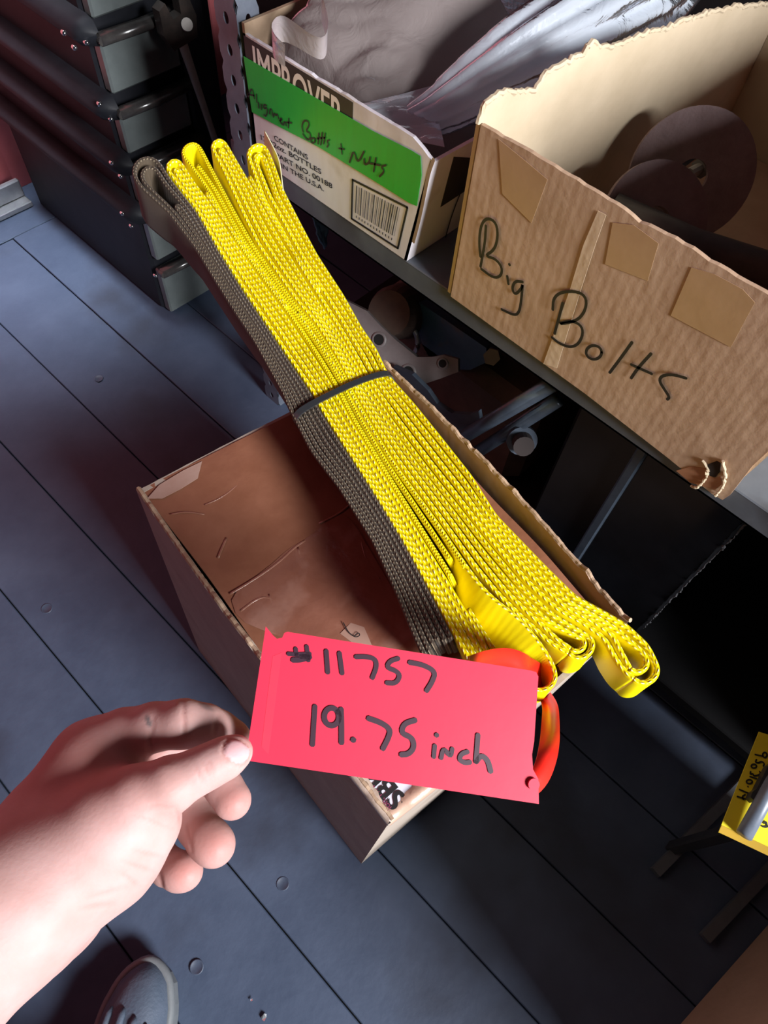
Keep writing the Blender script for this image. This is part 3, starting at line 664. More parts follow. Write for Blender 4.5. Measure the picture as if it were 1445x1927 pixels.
mb = MB(); pp = [onx(x, y, 0.60) for x, y in ((775, 560), (835, 600), (915, 655), (915, 682), (885, 696), (820, 694), (795, 650), (778, 610))]; mb.poly(pp, unit((-0.8, -0.3, 0.5)), 0.07); mb.build('housing', M_blue, fl)
mb = MB(); P = [onx(x, y, 0.585) for x, y in ((770, 612), (783, 625), (788, 650), (778, 668))]; mb.tube(chaikin(P, 2), 0.004, 8); mb.build('highlight_edge', mat('highlight_steel', (0.5, 0.52, 0.56), 0.3, metal=0.7), fl, smooth=True)  # bright strip put in for the white highlight along the housing edge
P1 = onx(925, 672, 0.57); MB().tube([P1, P1+np.array([0.02, 0.01, -0.02])], 0.011, 6).build('hex_bolt', M_fl, fl)
mb = MB(); mb.box((0.60, 0.24, 0.076), (0.85, 0.56, 0.26), 0.02); mb.build('base', M_rust, fl)
# pale blue rag or cloth further along
mb = sheet([onx(585, 402, 0.56), onx(592, 450, 0.56), onx(612, 470, 0.58), onx(625, 420, 0.60)], 14, 14, 0.004, 41); rg = mb.build('blue_rag', mat('blue_cloth', (0.10, 0.20, 0.33), 0.85), origin=onx(600, 460, 0.57), smooth=True)
sm = rg.modifiers.new('t', 'SOLIDIFY'); sm.thickness = 0.002
tag(rg, 'bit of blue cloth hanging in the dark under the shelf by the straps', 'cloth')

# ================================================================== CARTON ON THE FLOOR
M_box = cardboard('red_brown_cardboard', (0.205, 0.080, 0.043), (0.255, 0.107, 0.062), None, rough=0.42, c3=(0.17, 0.063, 0.036), n3scale=7, spec=0.5)
M_side = cardboard('grey_brown_cardboard', (0.34, 0.28, 0.235), (0.40, 0.335, 0.28), 2, c3=(0.27, 0.21, 0.17), n3scale=7)
M_edge = cardboard('ragged_card_edge', (0.42, 0.29, 0.20), (0.30, 0.20, 0.13), None)
M_inn = cardboard('pink_brown_inner_card', (0.46, 0.30, 0.235), (0.50, 0.335, 0.265), None)
RZ = 0.423
FLc, NLc, NRc, FRc = (np.array(p) for p in ((0.119, 0.396), (0.080, 0.026), (0.345, -0.012), (0.405, 0.345)))
FLb, NLb, NRb, FRb = (np.array(p) for p in ((0.108, 0.40), (0.076, 0.036), (0.345, 0.002), (0.40, 0.35)))
cb = empty('carton', (0.24, 0.19, 0), 'red-brown cardboard carton on the floor carrying the yellow strap bundle', 'box')
def cwall(name, a, b, ab_, bb_, m, bow, outn, seed, rim, th=0.005, nu=40, jit=0.001, dip=None):
    j = top_j(seed, jit)
    def fn(u, v):
        bt = ab_*(1-u)+bb_*u; tp = a*(1-u)+b*u; s = math.sin(u*math.pi)
        tp = tp+np.array(outn[:2])*bow*s; p = bt*(1-v)+tp*v
        z = (rim+j(u)*1.0-(dip(u) if dip else 0))*v+0.0005
        return (p[0], p[1], z)
    o = wallgrid(fn, nu, 10, th, outn).build(name, m, cb)
    return o, fn
nl = unit((-1, 0.1, 0)); nn = unit((-0.1, -1, 0))
wl, fL = cwall('side_panel', FLc, NLc, FLb, NLb, M_side, 0.005, nl, 1, RZ, dip=lambda u: 0.010*max(0, (u-0.9)/0.1))
wn, fN = cwall('end_panel', NLc, NRc, NLb, NRb, M_side, 0.003, nn, 2, RZ-0.004, dip=lambda u: 0.006*max(0, (0.12-u)/0.12))
wr_, fR = cwall('side_panel', NRc, FRc, NRb, FRb, M_inn, 0.006, -nl, 3, RZ+0.004, jit=0.0012)
wf, fF = cwall('end_panel', FRc, FLc, FRb, FLb, M_side, 0.002, -nn, 4, RZ-0.002, jit=0.0003)
# ragged corrugated rims
r = np.random.default_rng(9)
for fn, nrm in ((fL, nl), (fR, -nl)):
    P = [np.array(fn(u, 1.0))-np.array(nrm)*0.0025+np.array([0, 0, 0.0005]) for u in np.linspace(0, 1, 110)]
    mb = MB(); mb.tube([p+r.normal(0, 0.00022, 3) for p in P], 0.0023, 6); mb.build('ragged_rim', M_edge, cb)
# lid flap, hinged at the far end and sunk below the rim
def lid(u, v):          # u far->near, v left->right
    a = FLc*(1-u)+NLc*u+np.array([0.0045+0.003*math.sin(math.pi*min(1, u*1.6))**2-0.004*math.sin(u*math.pi), 0]); b = FRc*(1-u)+NRc*u-np.array([0.011, 0])
    p = a*(1-v)+b*v; z = RZ-0.003-0.004*min(1, u*4)-0.004*u
    z += 0.0018*math.sin(7*u+3*v)+0.0012*math.sin(17*u*v+2)
    return (p[0], p[1], z)
ld = wallgrid(lambda u, v: lid(0.004+0.985*u, v), 40, 30, 0.004, (0, 0, 1)).build('lid_flap', M_box, cb)
def lidp(px, py, off=0.0006):
    z = RZ-0.018
    for _ in range(6):
        p = onz(px, py, z); u = np.clip((0.396-p[1])/0.385, 0, 1); v = np.clip((p[0]-0.1)/0.28, 0, 1); z = lid(u, v)[2]+off
    return onz(px, py, z)
def lid_patch(name, pts, m, off):
    mb = MB(); mb.poly([lidp(x, y, off) for x, y in pts], (0, 0, 1), 0.0003); return mb.build(name, m, ld)
M_cleart = mat('clear_packing_tape', (0.20, 0.075, 0.045), 0.14, (0.25, 0.105, 0.07), 16, bump=0.5, bscale=26, spec=0.8, c3=(0.30, 0.15, 0.11), n3scale=22)
lid_patch('packing_tape', chaikin([(505, 1190), (447, 1166), (432, 1118), (500, 1072), (545, 1030), (572, 1018), (640, 960), (668, 985), (700, 1040), (752, 1130), (790, 1215), (650, 1240)], 1), M_cleart, 0.0008)
M_wrk = mat('tape_wrinkle', (0.23, 0.10, 0.063), 0.22, (0.28, 0.135, 0.095), 60, spec=0.8)
for k_, pts in enumerate(([(432, 1118), (470, 1095), (520, 1062), (556, 1028), (574, 1017)], [(560, 1030), (568, 1060), (572, 1100)], [(600, 985), (640, 966), (668, 940)], [(410, 1050), (418, 1030), (426, 1012)], [(640, 1075), (655, 1060), (662, 1040)], [(452, 1150), (480, 1128), (500, 1122), (520, 1132)], [(505, 1118), (512, 1140), (508, 1165)],
             [(660, 1110), (690, 1130), (705, 1160)], [(590, 1100), (618, 1122), (632, 1160)], [(320, 968), (350, 962), (385, 968)], [(385, 950), (420, 935), (455, 905), (480, 895)], [(680, 1020), (690, 1060), (715, 1090)], [(540, 1085), (560, 1110), (552, 1140)])):
    P = [lidp(x, y, 0.0009) for x, y in pts]; mb = MB(); mb.tube(resample(chaikin(P, 2), 0.004), 0.0011 if k_ < 9 else 0.0007, 8, flat=0.3); mb.build('tape_wrinkle', M_wrk, ld, smooth=True)
M_tp2 = mat('torn_paper_layer', (0.34, 0.20, 0.15), 0.4, (0.38, 0.23, 0.18), 30)
lid_patch('pale_scuff', [(277, 938), (300, 912), (345, 885), (380, 868), (372, 900), (340, 920), (305, 938)], mat('pale_paper_scuff', (0.40, 0.27, 0.225), 0.35, (0.34, 0.21, 0.165), 30), 0.0010)
lid_patch('peeled_paper', [(640, 1192), (660, 1172), (685, 1180), (700, 1215), (690, 1230)], M_tp2, 0.0020)
mb = MB(); ink(mb, [lidp(x, y, 0.003) for x, y in ((646, 1172), (655, 1190), (668, 1200), (678, 1196), (674, 1190), (667, 1197))], 0.0009, (0, 0, 1), 0.0004); mb.build('pen_mark', M_ink, ld)
# white address label at the near corner
M_lab = mat('white_label_paper', (0.68, 0.68, 0.78), 0.45)
o_ = 0.004
lab = [lidp(x, y, o_) for x, y in ((734, 1521), (672, 1458), (640, 1400), (710, 1375), (790, 1480), (752, 1508))]
mb = MB(); mb.poly(lab, (0, 0, 1), 0.0004); lbo = mb.build('shipping_label', M_lab, cb)
a = lidp(748, 1516, o_); b = lidp(690, 1444, o_); upd = lidp(700, 1500, o_)-lidp(720, 1484, o_)
text_mesh('SBK 4', lidp(765, 1503, o_)+np.array([0, 0, 0.0006]), b-a, upd, 0.021, M_ink, lbo, 'label_text', bold=0.03)
text_mesh('ion. P/N', lidp(737, 1519, o_)+np.array([0, 0, 0.0006]), b-a, upd, 0.0065, mat('purple_ink', (0.2, 0.03, 0.08), 0.5), lbo, 'label_text', bold=0.01)
# taped near corner: shiny wrap
M_wrap = mat('shiny_wrap_tape', (0.36, 0.27, 0.22), 0.15, (0.45, 0.35, 0.29), 30, bump=0.6, bscale=40, spec=0.8)
def wrapfn(u, v):
    p = np.array(fL(0.9+0.1*u, 1.0)) if v < 0.34 else None
    return p
mb = MB(); P = []
for i in range(16):
    u = 0.80+0.2*i/15; a = np.array(fL(u, 1.0)); P.append([a+np.array([-0.0015, -0.0005, -0.012]), a+np.array([-0.0012, 0, 0.0016]), a+np.array([0.004, 0, 0.0022]), a+np.array([0.010, 0.002, -0.006+0.002*math.sin(i*1.3)])])
mb.grid(P); mb.build('tape_wrap', M_wrap, cb, smooth=True)
mb = MB(); P = []
for i in range(24):
    u = 0.0+0.5*i/23; a = np.array(fN(u, 1.0)); P.append([a+np.array([0, -0.0012, -0.02]), a+np.array([0, -0.0012, 0.0012]), a+np.array([0.001, 0.006, 0.0018]), a+np.array([0.003, 0.022+0.004*math.sin(i*.9), -0.007+0.002*math.sin(i*1.1)])])
mb.grid(P); mb.build('tape_wrap', cardboard('pale_folded_card', (0.42, 0.25, 0.18), (0.5, 0.32, 0.24), None, rough=0.35, spec=0.6), cb, smooth=True)

# ================================================================== STRAP BUNDLE
M_yel = webbing('yellow_polyester_webbing', (0.92, 0.78, 0.002), (1.0, 0.97, 0.50), (0.74, 0.59, 0.0), sheen=0.0)
M_yel2 = webbing('yellow_flat_webbing', (0.90, 0.77, 0.002), (0.94, 0.85, 0.05), (0.74, 0.60, 0.0), period=0.003, sheen=0.0)
M_brn = webbing('brown_wear_sleeve', (0.082, 0.058, 0.036), (0.27, 0.21, 0.14), (0.045, 0.031, 0.02), rough=0.7, period=0.0042, sheen=0.1)
sl = empty('webbing_sling', (0.28, 0.2, 0.424), 'yellow webbing lifting sling with brown wear sleeve, folded and tied in a bundle', 'lifting sling')
_zy = [-0.12, -0.06, 0.05, 0.20, 0.30, 0.38, 0.48, 0.60, 0.72]; _zz = [0.466, 0.469, 0.471, 0.473, 0.476, 0.484, 0.503, 0.535, 0.570]
def ztop(y): return float(np.interp(y, _zy, _zz))
def slp(px, py):
    z = 0.475
    for _ in range(12): z = ztop(onz(px, py, z)[1])
    return onz(px, py, z)
TD = np.array([0.568, 0.823]); ND = np.array([0.823, -0.568])
def tn(pts): P = np.array(pts, float); return P @ TD, P @ ND
W = 0.050
def strap(pxpath, th, m, name, width=W, base=None, extra_z=0.0, lean_near=None):
    P2 = resample(chaikin(pxpath, 2), 5.0); P = np.array([slp(x, y) for x, y in P2]); P[:, 2] += extra_z
    # light smoothing
    for _ in range(2): P[1:-1] = (P[:-2]+2*P[1:-1]+P[2:])/4
    k = len(P); L_ = np.r_[0, np.cumsum(np.linalg.norm(np.diff(P, axis=0), axis=1))]
    prof = [(-0.5, 0.10), (-0.36, 0.03), (-0.14, 0.0), (0.14, 0.0), (0.36, 0.03), (0.5, 0.10), (0.5, 0.5), (0.5, 0.92), (0.3, 0.99), (-0.3, 0.99), (-0.5, 0.92), (-0.5, 0.5)]
    n = len(prof); V = []; U = []
    for i in range(k):
        t = unit(P[min(i+1, k-1)]-P[max(i-1, 0)]); y = P[i][1]
        lean = np.interp(y, [-0.08, 0.0, 0.12, 0.30, 0.42, 0.6], [0.10, 0.18, 0.36, 0.36, 0.16, 0.02])
        if lean_near is not None: lean = lean+(lean_near-lean)*np.interp(y, [0.04, 0.16], [1.0, 0.0])*np.interp(i/(k-1), [0.0, 0.70, 0.78, 1.0], [1, 1, 0.0, 0.0])
        d = unit(np.array([lean, lean*0.12, -1.0])); b = unit(np.cross(t, d)); d = unit(np.cross(b, t)) if abs(np.dot(t, d)) < 0.5 else d
        for (a, h) in prof:
            hh = h if not (0.0 < h < 0.2) else h*(th/width)*4
            V.append(P[i]+b*a*th+d*hh*width); U.append((L_[i], a*2))
    Fc = [(i*n+j, (i+1)*n+j, (i+1)*n+(j+1) % n, i*n+(j+1) % n) for i in range(k-1) for j in range(n)]
    Fc += [tuple(range(n)), tuple((k-1)*n+j for j in range(n-1, -1, -1))]
    mb = MB(); mb.add(V, Fc); o = mb.build(name, m, sl, smooth=True, uv=U); return o
def fold(left, right, n, m, th, name, far_loop=True, near_loop=False, t_near=None, far_bulge=0.8, near_bulge=0.9, inner_cut=28):
    """a folded length of strap between a left and a right outline (pixels, far -> near): nested U turns"""
    tl, ol = tn(left); tr, orr = tn(right); t0 = max(tl[0], tr[0]); t1 = min(tl[-1], tr[-1])
    if t_near is not None: t1 = min(t1, t_near)
    def at(f, t):
        a, b = np.interp(t, tl, ol), np.interp(t, tr, orr); wd = max(1.0, b-a)
        j = f*n-0.5; j = j if j < n/2-0.4 else j-(n-1); hug = (abs(j)+0.5)*9.5/wd; hug = hug if f <= 0.5 else 1-hug
        hug = min(hug, f) if f <= 0.5 else max(hug, f)
        q = max(np.clip(1-(t-t0)/95, 0, 1), np.clip(1-(t1-t)/90, 0, 1) if near_loop else 0.0)
        f2 = f*(1-q)+hug*q; return a*(1-f2)+b*f2
    def P(t, o): return tuple(TD*t+ND*o)
    fs = [(i+0.5)/n for i in range(n)]
    for i in range((n+1)//2):
        fa, fb = fs[i], fs[n-1-i]; ta = t0+(i*9 if i < 2 else 85); tb = t1-i*9
        if n-1-i == i:       # odd one out in the middle: cut shorter
            ts = np.arange(t0+inner_cut, t1-inner_cut, 14.0); strap([P(t, at(fa, t)) for t in ts], th, m, name); continue
        ts = np.arange(ta, tb+0.1, 14.0)
        L_ = [P(t, at(fa, t)) for t in ts]; R_ = [P(t, at(fb, t)) for t in ts]
        path = []
        if near_loop is False: path += L_[::-1]
        else: path += L_[::-1]
        if far_loop:
            oa, ob = at(fa, ta), at(fb, ta); c = (oa+ob)/2; rr = (ob-oa)/2
            path += [P(ta-rr*far_bulge*math.sin(math.pi*q/8), c-rr*math.cos(math.pi*q/8)) for q in range(1, 8)]
        else: strap(L_, th, m, name); path = []
        path += R_
        if near_loop:
            oa, ob = at(fa, ts[-1]), at(fb, ts[-1]); c = (oa+ob)/2; rr = (ob-oa)/2; tt = ts[-1]
            path += [P(tt+rr*near_bulge*math.sin(math.pi*q/8), c+rr*math.cos(math.pi*q/8)) for q in range(1, 9)]
        strap(path, th, m, name)
b1 = [(407, 467), (452, 541), (497, 609), (541, 676), (590, 747), (601, 771), (651, 849), (701, 927), (756, 1018), (815, 1127), (866, 1223), (890, 1270)]
b2 = [(478, 505), (540, 590), (594, 672), (634, 738), (660, 790), (697, 852), (747, 936), (802, 1027), (870, 1137), (905, 1190), (930, 1240)]
b3 = [(482, 463), (526, 526), (556, 568), (594, 609), (631, 668), (657, 717), (667, 740), (705, 806), (740, 864), (822, 976), (885, 1066), (925, 1115)]
b4 = [(560, 500), (600, 565), (640, 628), (685, 710), (740, 790), (800, 870), (860, 945), (920, 1020), (989, 1101)]
b5 = [(564, 411), (597, 474), (646, 549), (680, 612), (709, 653), (730, 702), (781, 757), (837, 826), (889, 892), (934, 967), (1023, 1057), (1086, 1119), (1144, 1150)]
bL = [(243, 326), (262, 354), (313, 398), (366, 465), (429, 568), (478, 642), (530, 739), (541, 767), (582, 849), (635, 917), (699, 1018), (744, 1118), (781, 1210), (800, 1250)]
fold(bL, [(303, 303), (322, 335), (366, 392)]+b1, 6, M_brn, 0.0044, 'sleeve_fold', far_bulge=1.0)
fold([(296, 300), (330, 345), (366, 392)]+b1, [(342, 300), (365, 338), (390, 372), (437, 445)]+b2, 4, M_yel, 0.0050, 'strap_fold')
fold([(324, 275), (350, 305), (390, 362), (437, 448)]+b2, [(378, 270), (402, 315), (446, 399)]+b3[:-1], 3, M_yel2, 0.0046, 'strap_fold')
fold([(388, 265), (417, 320), (450, 396)]+b3+[(975, 1165), (1030, 1213), (1080, 1240), (1112, 1250)], [(425, 262), (447, 300), (474, 345), (512, 415)]+b4+[(1043, 1150), (1095, 1182), (1128, 1204)], 4, M_yel, 0.0046, 'strap_fold', near_loop=True)
fold([(458, 278), (470, 315), (493, 381), (522, 429)]+b4+[(1043, 1150), (1098, 1180), (1132, 1206), (1150, 1240), (1172, 1268), (1196, 1284)], [(503, 272), (516, 302), (534, 351)]+b5+[(1186, 1173), (1224, 1210), (1240, 1248)], 4, M_yel, 0.0050, 'strap_fold', near_loop=True)
strap([(560, 588), (632, 690), (672, 765), (740, 873), (815, 975), (878, 1066), (920, 1118), (980, 1162), (1024, 1216), (1046, 1258), (1044, 1286), (1022, 1301), (992, 1294), (960, 1264), (932, 1226), (905, 1185), (880, 1145)], 0.0042, M_yel, 'eye_loop', lean_near=-0.9)
# crisp overlapping ends where the strap is sewn back on itself
strap([(388, 362), (420, 410), (470, 480), (540, 580)], 0.0040, M_yel, 'sewn_end', extra_z=0.0012)
strap([(470, 332), (500, 390), (540, 455), (600, 545)], 0.0040, M_yel, 'sewn_end', extra_z=0.0012)
# pale label standing beside the rightmost loop
mlab = mat('cream_label_tape', (0.80, 0.78, 0.52), 0.5, (0.74, 0.72, 0.46), 20)
strap([(498, 246), (512, 272), (526, 300), (531, 345), (533, 360)], 0.0012, mlab, 'sewn_label', width=0.042)
# cable tie round the bundle
zt = slp(556, 784); zr = slp(737, 704)
def tiept(px, py, dz): p = slp(px, py); return p+np.array([0, 0, dz])
top_ = [tiept(x, y, dz) for x, y, dz in ((551, 790, -0.004), (560, 780, 0.0022), (585, 765, 0.0030), (620, 747, 0.0030), (655, 730, 0.0030), (690, 716, 0.0030), (715, 708, 0.0028), (733, 704, 0.0015), (741, 706, -0.006))]
und = [top_[-1]+np.array([0.010, 0.001, -0.030]), top_[-1]+np.array([0.012, 0, -0.045]), top_[0]+np.array([0.03, 0.003, -0.045]), top_[0]+np.array([0.016, 0.001, -0.034])]
ring = chaikin(top_+und, 3, closed=True)
axd = unit(slp(640, 735)-slp(660, 765)); mb = MB(); k = len(ring); vs = []
for i in range(k):
    t = unit(ring[(i+1) % k]-ring[i-1]); a = unit(axd-t*np.dot(axd, t)); nrm_ = np.cross(t, a)
    for s1, s2 in ((-1, -1), (1, -1), (1, 1), (-1, 1)): vs.append(ring[i]+a*0.0030*s1+nrm_*0.0008*s2)
mb.add(vs, [(i*4+j, i*4+(j+1) % 4, ((i+1) % k)*4+(j+1) % 4, ((i+1) % k)*4+j) for i in range(k) for j in range(4)])
tag(mb.build('cable_tie', mat('black_nylon', (0.025, 0.027, 0.03), 0.25, spec=0.7), sl, smooth=False), 'thin black cable tie')

# ================================================================== RED TAG
M_tag = mat('red_plastic_tag', (0.68, 0.028, 0.066), 0.42, (0.66, 0.026, 0.062), 12, bump=0.02, spec=0.35)
M_rstrap = mat('red_plastic_strap', (0.85, 0.022, 0.012), 0.38)
tc_ = dep(740, 1345, 0.425)
e1 = dep(1014, 1400, 0.432)-dep(480, 1310, 0.418); e2 = dep(470, 1430, 0.412)-dep(500, 1182, 0.425)
tnn = unit(np.cross(e1, e2)); tnn = tnn if np.dot(tnn, CAM-tc_) > 0 else -tnn
def tpx(px, py, off=0.0): return onplane(px, py, tc_+tnn*off, tnn)
rt = empty('hang_tag', tpx(740, 1340), 'red plastic hang tag with handwritten 19.75 inch held by the hand', 'tag')
out = [(500, 1179), (514, 1196), (521, 1202), (531, 1200), (535, 1191), (541, 1189), (760, 1224), (1000, 1262), (1009, 1265), (1013, 1273), (1005, 1395), (1001, 1420), (1003, 1448), (1013, 1466), (1014, 1513), (740, 1472), (462, 1431)]
mb = MB(); mb.poly([tpx(x, y) for x, y in out], tnn, 0.0006); tgo = mb.build('tag_body', M_tag, rt)
hwA, hwB, hwC = MB(), MB(), MB(); C2 = (420, 1160, 2.19); C7 = (380, 1120, 3.44)
for pts, c, wd in (([(607, 345), (612, 390)], C7, 7), ([(678, 330), (690, 425)], C7, 7), ([(558, 380), (620, 386), (700, 380)], C7, 7), ([(588, 420), (640, 420), (700, 400)], C7, 9), ([(640, 395), (690, 400)], C7, 9),
                   ([(805, 360), (815, 502)], C7, 8), ([(890, 374), (908, 508)], C7, 8), ([(996, 400), (1060, 398), (1122, 412), (1133, 460), (1103, 537)], C7, 8),
                   ([(1272, 410), (1215, 428), (1196, 470), (1262, 492), (1284, 525), (1255, 572), (1196, 568)], C7, 8), ([(768, 190), (825, 200), (876, 228), (862, 270), (838, 307)], C2, 8.5),
                   ([(378, 370), (368, 530)], C2, 8.5), (circ(447, 414, 31, 37, -40, 330), C2, 9), ([(486, 382), (488, 450), (488, 522)], C2, 9), ([(533, 508), (540, 510)], C2, 9),
                   ([(598, 420), (655, 440), (690, 466), (682, 500), (658, 546)], C2, 9), ([(792, 428), (745, 442), (733, 482), (780, 500), (788, 540), (765, 568), (733, 570)], C2, 9),
                   ([(872, 532), (868, 580)], C2, 7.5), ([(879, 487), (881, 492)], C2, 8), ([(898, 585), (908, 540), (938, 582), (944, 545)], C2, 7.5), ([(1008, 558), (982, 566), (972, 590), (994, 604), (1018, 601)], C2, 8),
                   ([(1050, 488), (1042, 600)], C2, 8.5), ([(1042, 600), (1062, 572), (1090, 590), (1103, 640)], C2, 9)):
    cp = crop(pts, *c); ink(hwA if max(q[1] for q in cp) < 1303 else (hwB if cp[0][0] < 795 else hwC), [tpx(x, y, 0.0004) for x, y in cp], wd*0.425/F*1.12, tnn, 0.0002)
tag(hwA.build('handwriting', mat('marker_on_red', (0.035, 0.010, 0.022), 0.45), tgo), 'black marker reading #11757')
tag(hwB.build('handwriting', MATS['marker_on_red'], tgo), 'black marker reading 19.75')
tag(hwC.build('handwriting', MATS['marker_on_red'], tgo), 'black marker reading inch')
mb = MB(); mb.poly([tpx(x, y, 0.0001) for x, y in ((513, 1235), (530, 1228), (517, 1330), (505, 1420), (492, 1405), (502, 1320))], tnn, 0.0005); mb.build('grey_smudge', mat('faint_ink_rub', (0.60, 0.032, 0.066), 0.42, (0.67, 0.028, 0.066), 60), tgo)
def ribbon(pts, wd, m, name, parent, widthdirs, th=0.0007):
    P = resample(chaikin(pts, 3), 0.003); k = len(P); vs = []
    ws = np.array(widthdirs, float); tt = np.linspace(0, 1, len(ws))
    for i in range(k):
        t = unit(P[min(i+1, k-1)]-P[max(i-1, 0)]); a = np.array([np.interp(i/(k-1), tt, ws[:, c]) for c in range(3)]); a = unit(a-t*np.dot(a, t)); nn_ = np.cross(t, a)
        for s1, s2 in ((-1, -1), (1, -1), (1, 1), (-1, 1)): vs.append(P[i]+a*wd/2*s1+nn_*th/2*s2)
    mb = MB(); mb.add(vs, [(i*4+j, i*4+(j+1) % 4, (i+1)*4+(j+1) % 4, (i+1)*4+j) for i in range(k-1) for j in range(4)]+[(0, 1, 2, 3), ((k-1)*4+3, (k-1)*4+2, (k-1)*4+1, (k-1)*4)])
    return mb.build(name, m, parent, smooth=True)
camx = RC @ np.array([1.0, 0, 0]); camz = RC @ np.array([0, 0, 1.0]); camy = RC @ np.array([0, 1.0, 0])
ribbon([tpx(985, 1483, -0.001), tpx(1003, 1478, -0.003), dep(1022, 1452, 0.437), dep(1034, 1405, 0.452), dep(1036, 1362, 0.50), dep(1036, 1325, 0.58), dep(1020, 1300, 0.615)], 0.0125, M_rstrap, 'tag_strap', rt,
       [camx*0.4+camy*0.8, camx*0.9+camy*0.3, camx, camx, camx, camx, camx])
ribbon([dep(880, 1262, 0.455), dep(915, 1245, 0.49), dep(955, 1240, 0.515), dep(990, 1256, 0.53), dep(1012, 1268, 0.56), dep(1022, 1285, 0.60)], 0.018, M_rstrap, 'tag_strap', rt,
       [camy, camy+camz*0.4, camy+camz*0.4, camy+0.3*camx+camz*0.4, camy-camx*.3, camx])
p = tpx(1004, 1476, 0.0012)
mb = MB(); mb.disc(p+tnn*0.001, tnn, 0.0035, 0.003, 14); mb.build('tag_rivet', M_tag, rt)

# ================================================================== PERSON: hand, forearm, shoe
def cc3(px, py, d): return np.array([(px-CX)/F*d, (py-CY)/F*d, d])
H_ = 0.0016
def capsule(G, a, b, ra, rb):
    ab_ = b-a; L2 = float(ab_ @ ab_)+1e-12
    t = np.clip(((G[0]-a[0])*ab_[0]+(G[1]-a[1])*ab_[1]+(G[2]-a[2])*ab_[2])/L2, 0, 1)
    return np.sqrt((G[0]-a[0]-t*ab_[0])**2+(G[1]-a[1]-t*ab_[1])**2+(G[2]-a[2]-t*ab_[2])**2)-(ra+(rb-ra)*t)
def smin(a, b, k):
    h = np.clip(0.5+0.5*(b-a)/k, 0, 1); return b*(1-h)+a*h-k*h*(1-h)
def nodes(lst): return [(cc3(x, y, d), r*d/F) for x, y, d, r in lst]
def chain(G, lst, k=0.003):
    n = nodes(lst); f = None
    for (a, ra), (b, rb) in zip(n[:-1], n[1:]):
        c = capsule(G, a, b, ra, rb); f = c if f is None else smin(f, c, k)
    return f
PALM = [[(-420, 2080, .33, 160), (-120, 1815, .355, 158), (20, 1705, .375, 132)],           # forearm
        [(20, 1700, .378, 132), (110, 1565, .412, 104), (180, 1452, .428, 82)],              # radial side up to index knuckle
        [(20, 1700, .375, 135), (110, 1640, .385, 108), (190, 1570, .39, 98)],               # thenar root
        [(110, 1640, .40, 95), (205, 1600, .40, 92), (268, 1545, .40, 70)],                  # thenar eminence
        [(60, 1735, .40, 100), (100, 1700, .42, 90), (200, 1560, .44, 80)],                  # ulnar heel
        [(180, 1450, .425, 82), (200, 1500, .43, 80), (240, 1580, .44, 62)]]                  # palm body
THUMB = [(180, 1560, .395, 80), (262, 1505, .392, 64), (318, 1478, .392, 52), (372, 1452, .396, 41), (400, 1438, .398, 39), (428, 1424, .401, 37), (446, 1414, .403, 30)]
INDEX = [(178, 1422, .432, 68), (235, 1386, .430, 52), (290, 1368, .425, 45), (345, 1362, .421, 45), (385, 1366, .426, 40), (412, 1376, .432, 37), (438, 1388, .435, 31), (456, 1400, .438, 25)]
MIDDLE = [(210, 1450, .43, 52), (290, 1425, .445, 40), (355, 1415, .455, 39), (395, 1445, .452, 36), (420, 1480, .445, 35), (437, 1506, .440, 36)]
RING = [(230, 1500, .45, 48), (300, 1490, .47, 38), (350, 1515, .475, 38), (372, 1555, .465, 38), (392, 1580, .455, 40), (402, 1590, .452, 41)]
LITTLE = [(225, 1560, .46, 42), (270, 1580, .48, 34), (295, 1610, .482, 34), (318, 1632, .474, 34), (338, 1640, .468, 35), (347, 1640, .466, 35)]
def hand_sdf(G):
    p = None
    for c in PALM: f = chain(G, c, 0.012); p = f if p is None else smin(p, f, 0.014)
    th = chain(G, THUMB, 0.004)
    out = smin(p, th, 0.010)
    fs = []
    for c in (INDEX, MIDDLE, RING, LITTLE): fs.append(smin(p, chain(G, c, 0.003), 0.008))
    o = fs[0]
    for f in fs[1:]: o = smin(o, f, 0.0012)
    return smin(o, out, 0.0012)
alln = sum(PALM, [])+THUMB+INDEX+MIDDLE+RING+LITTLE
pts = np.array([n[0] for n in nodes(alln)]); rads = np.array([n[1] for n in nodes(alln)])
lo = (pts-rads[:, None]).min(0)-0.008; hi = (pts+rads[:, None]).max(0)+0.008
lo[0] = max(lo[0], -0.27)
ax_ = [np.arange(lo[i], hi[i], H_, dtype=np.float32) for i in range(3)]
G = np.meshgrid(*ax_, indexing='ij', sparse=True)
Fv = hand_sdf(G).astype(np.float32)
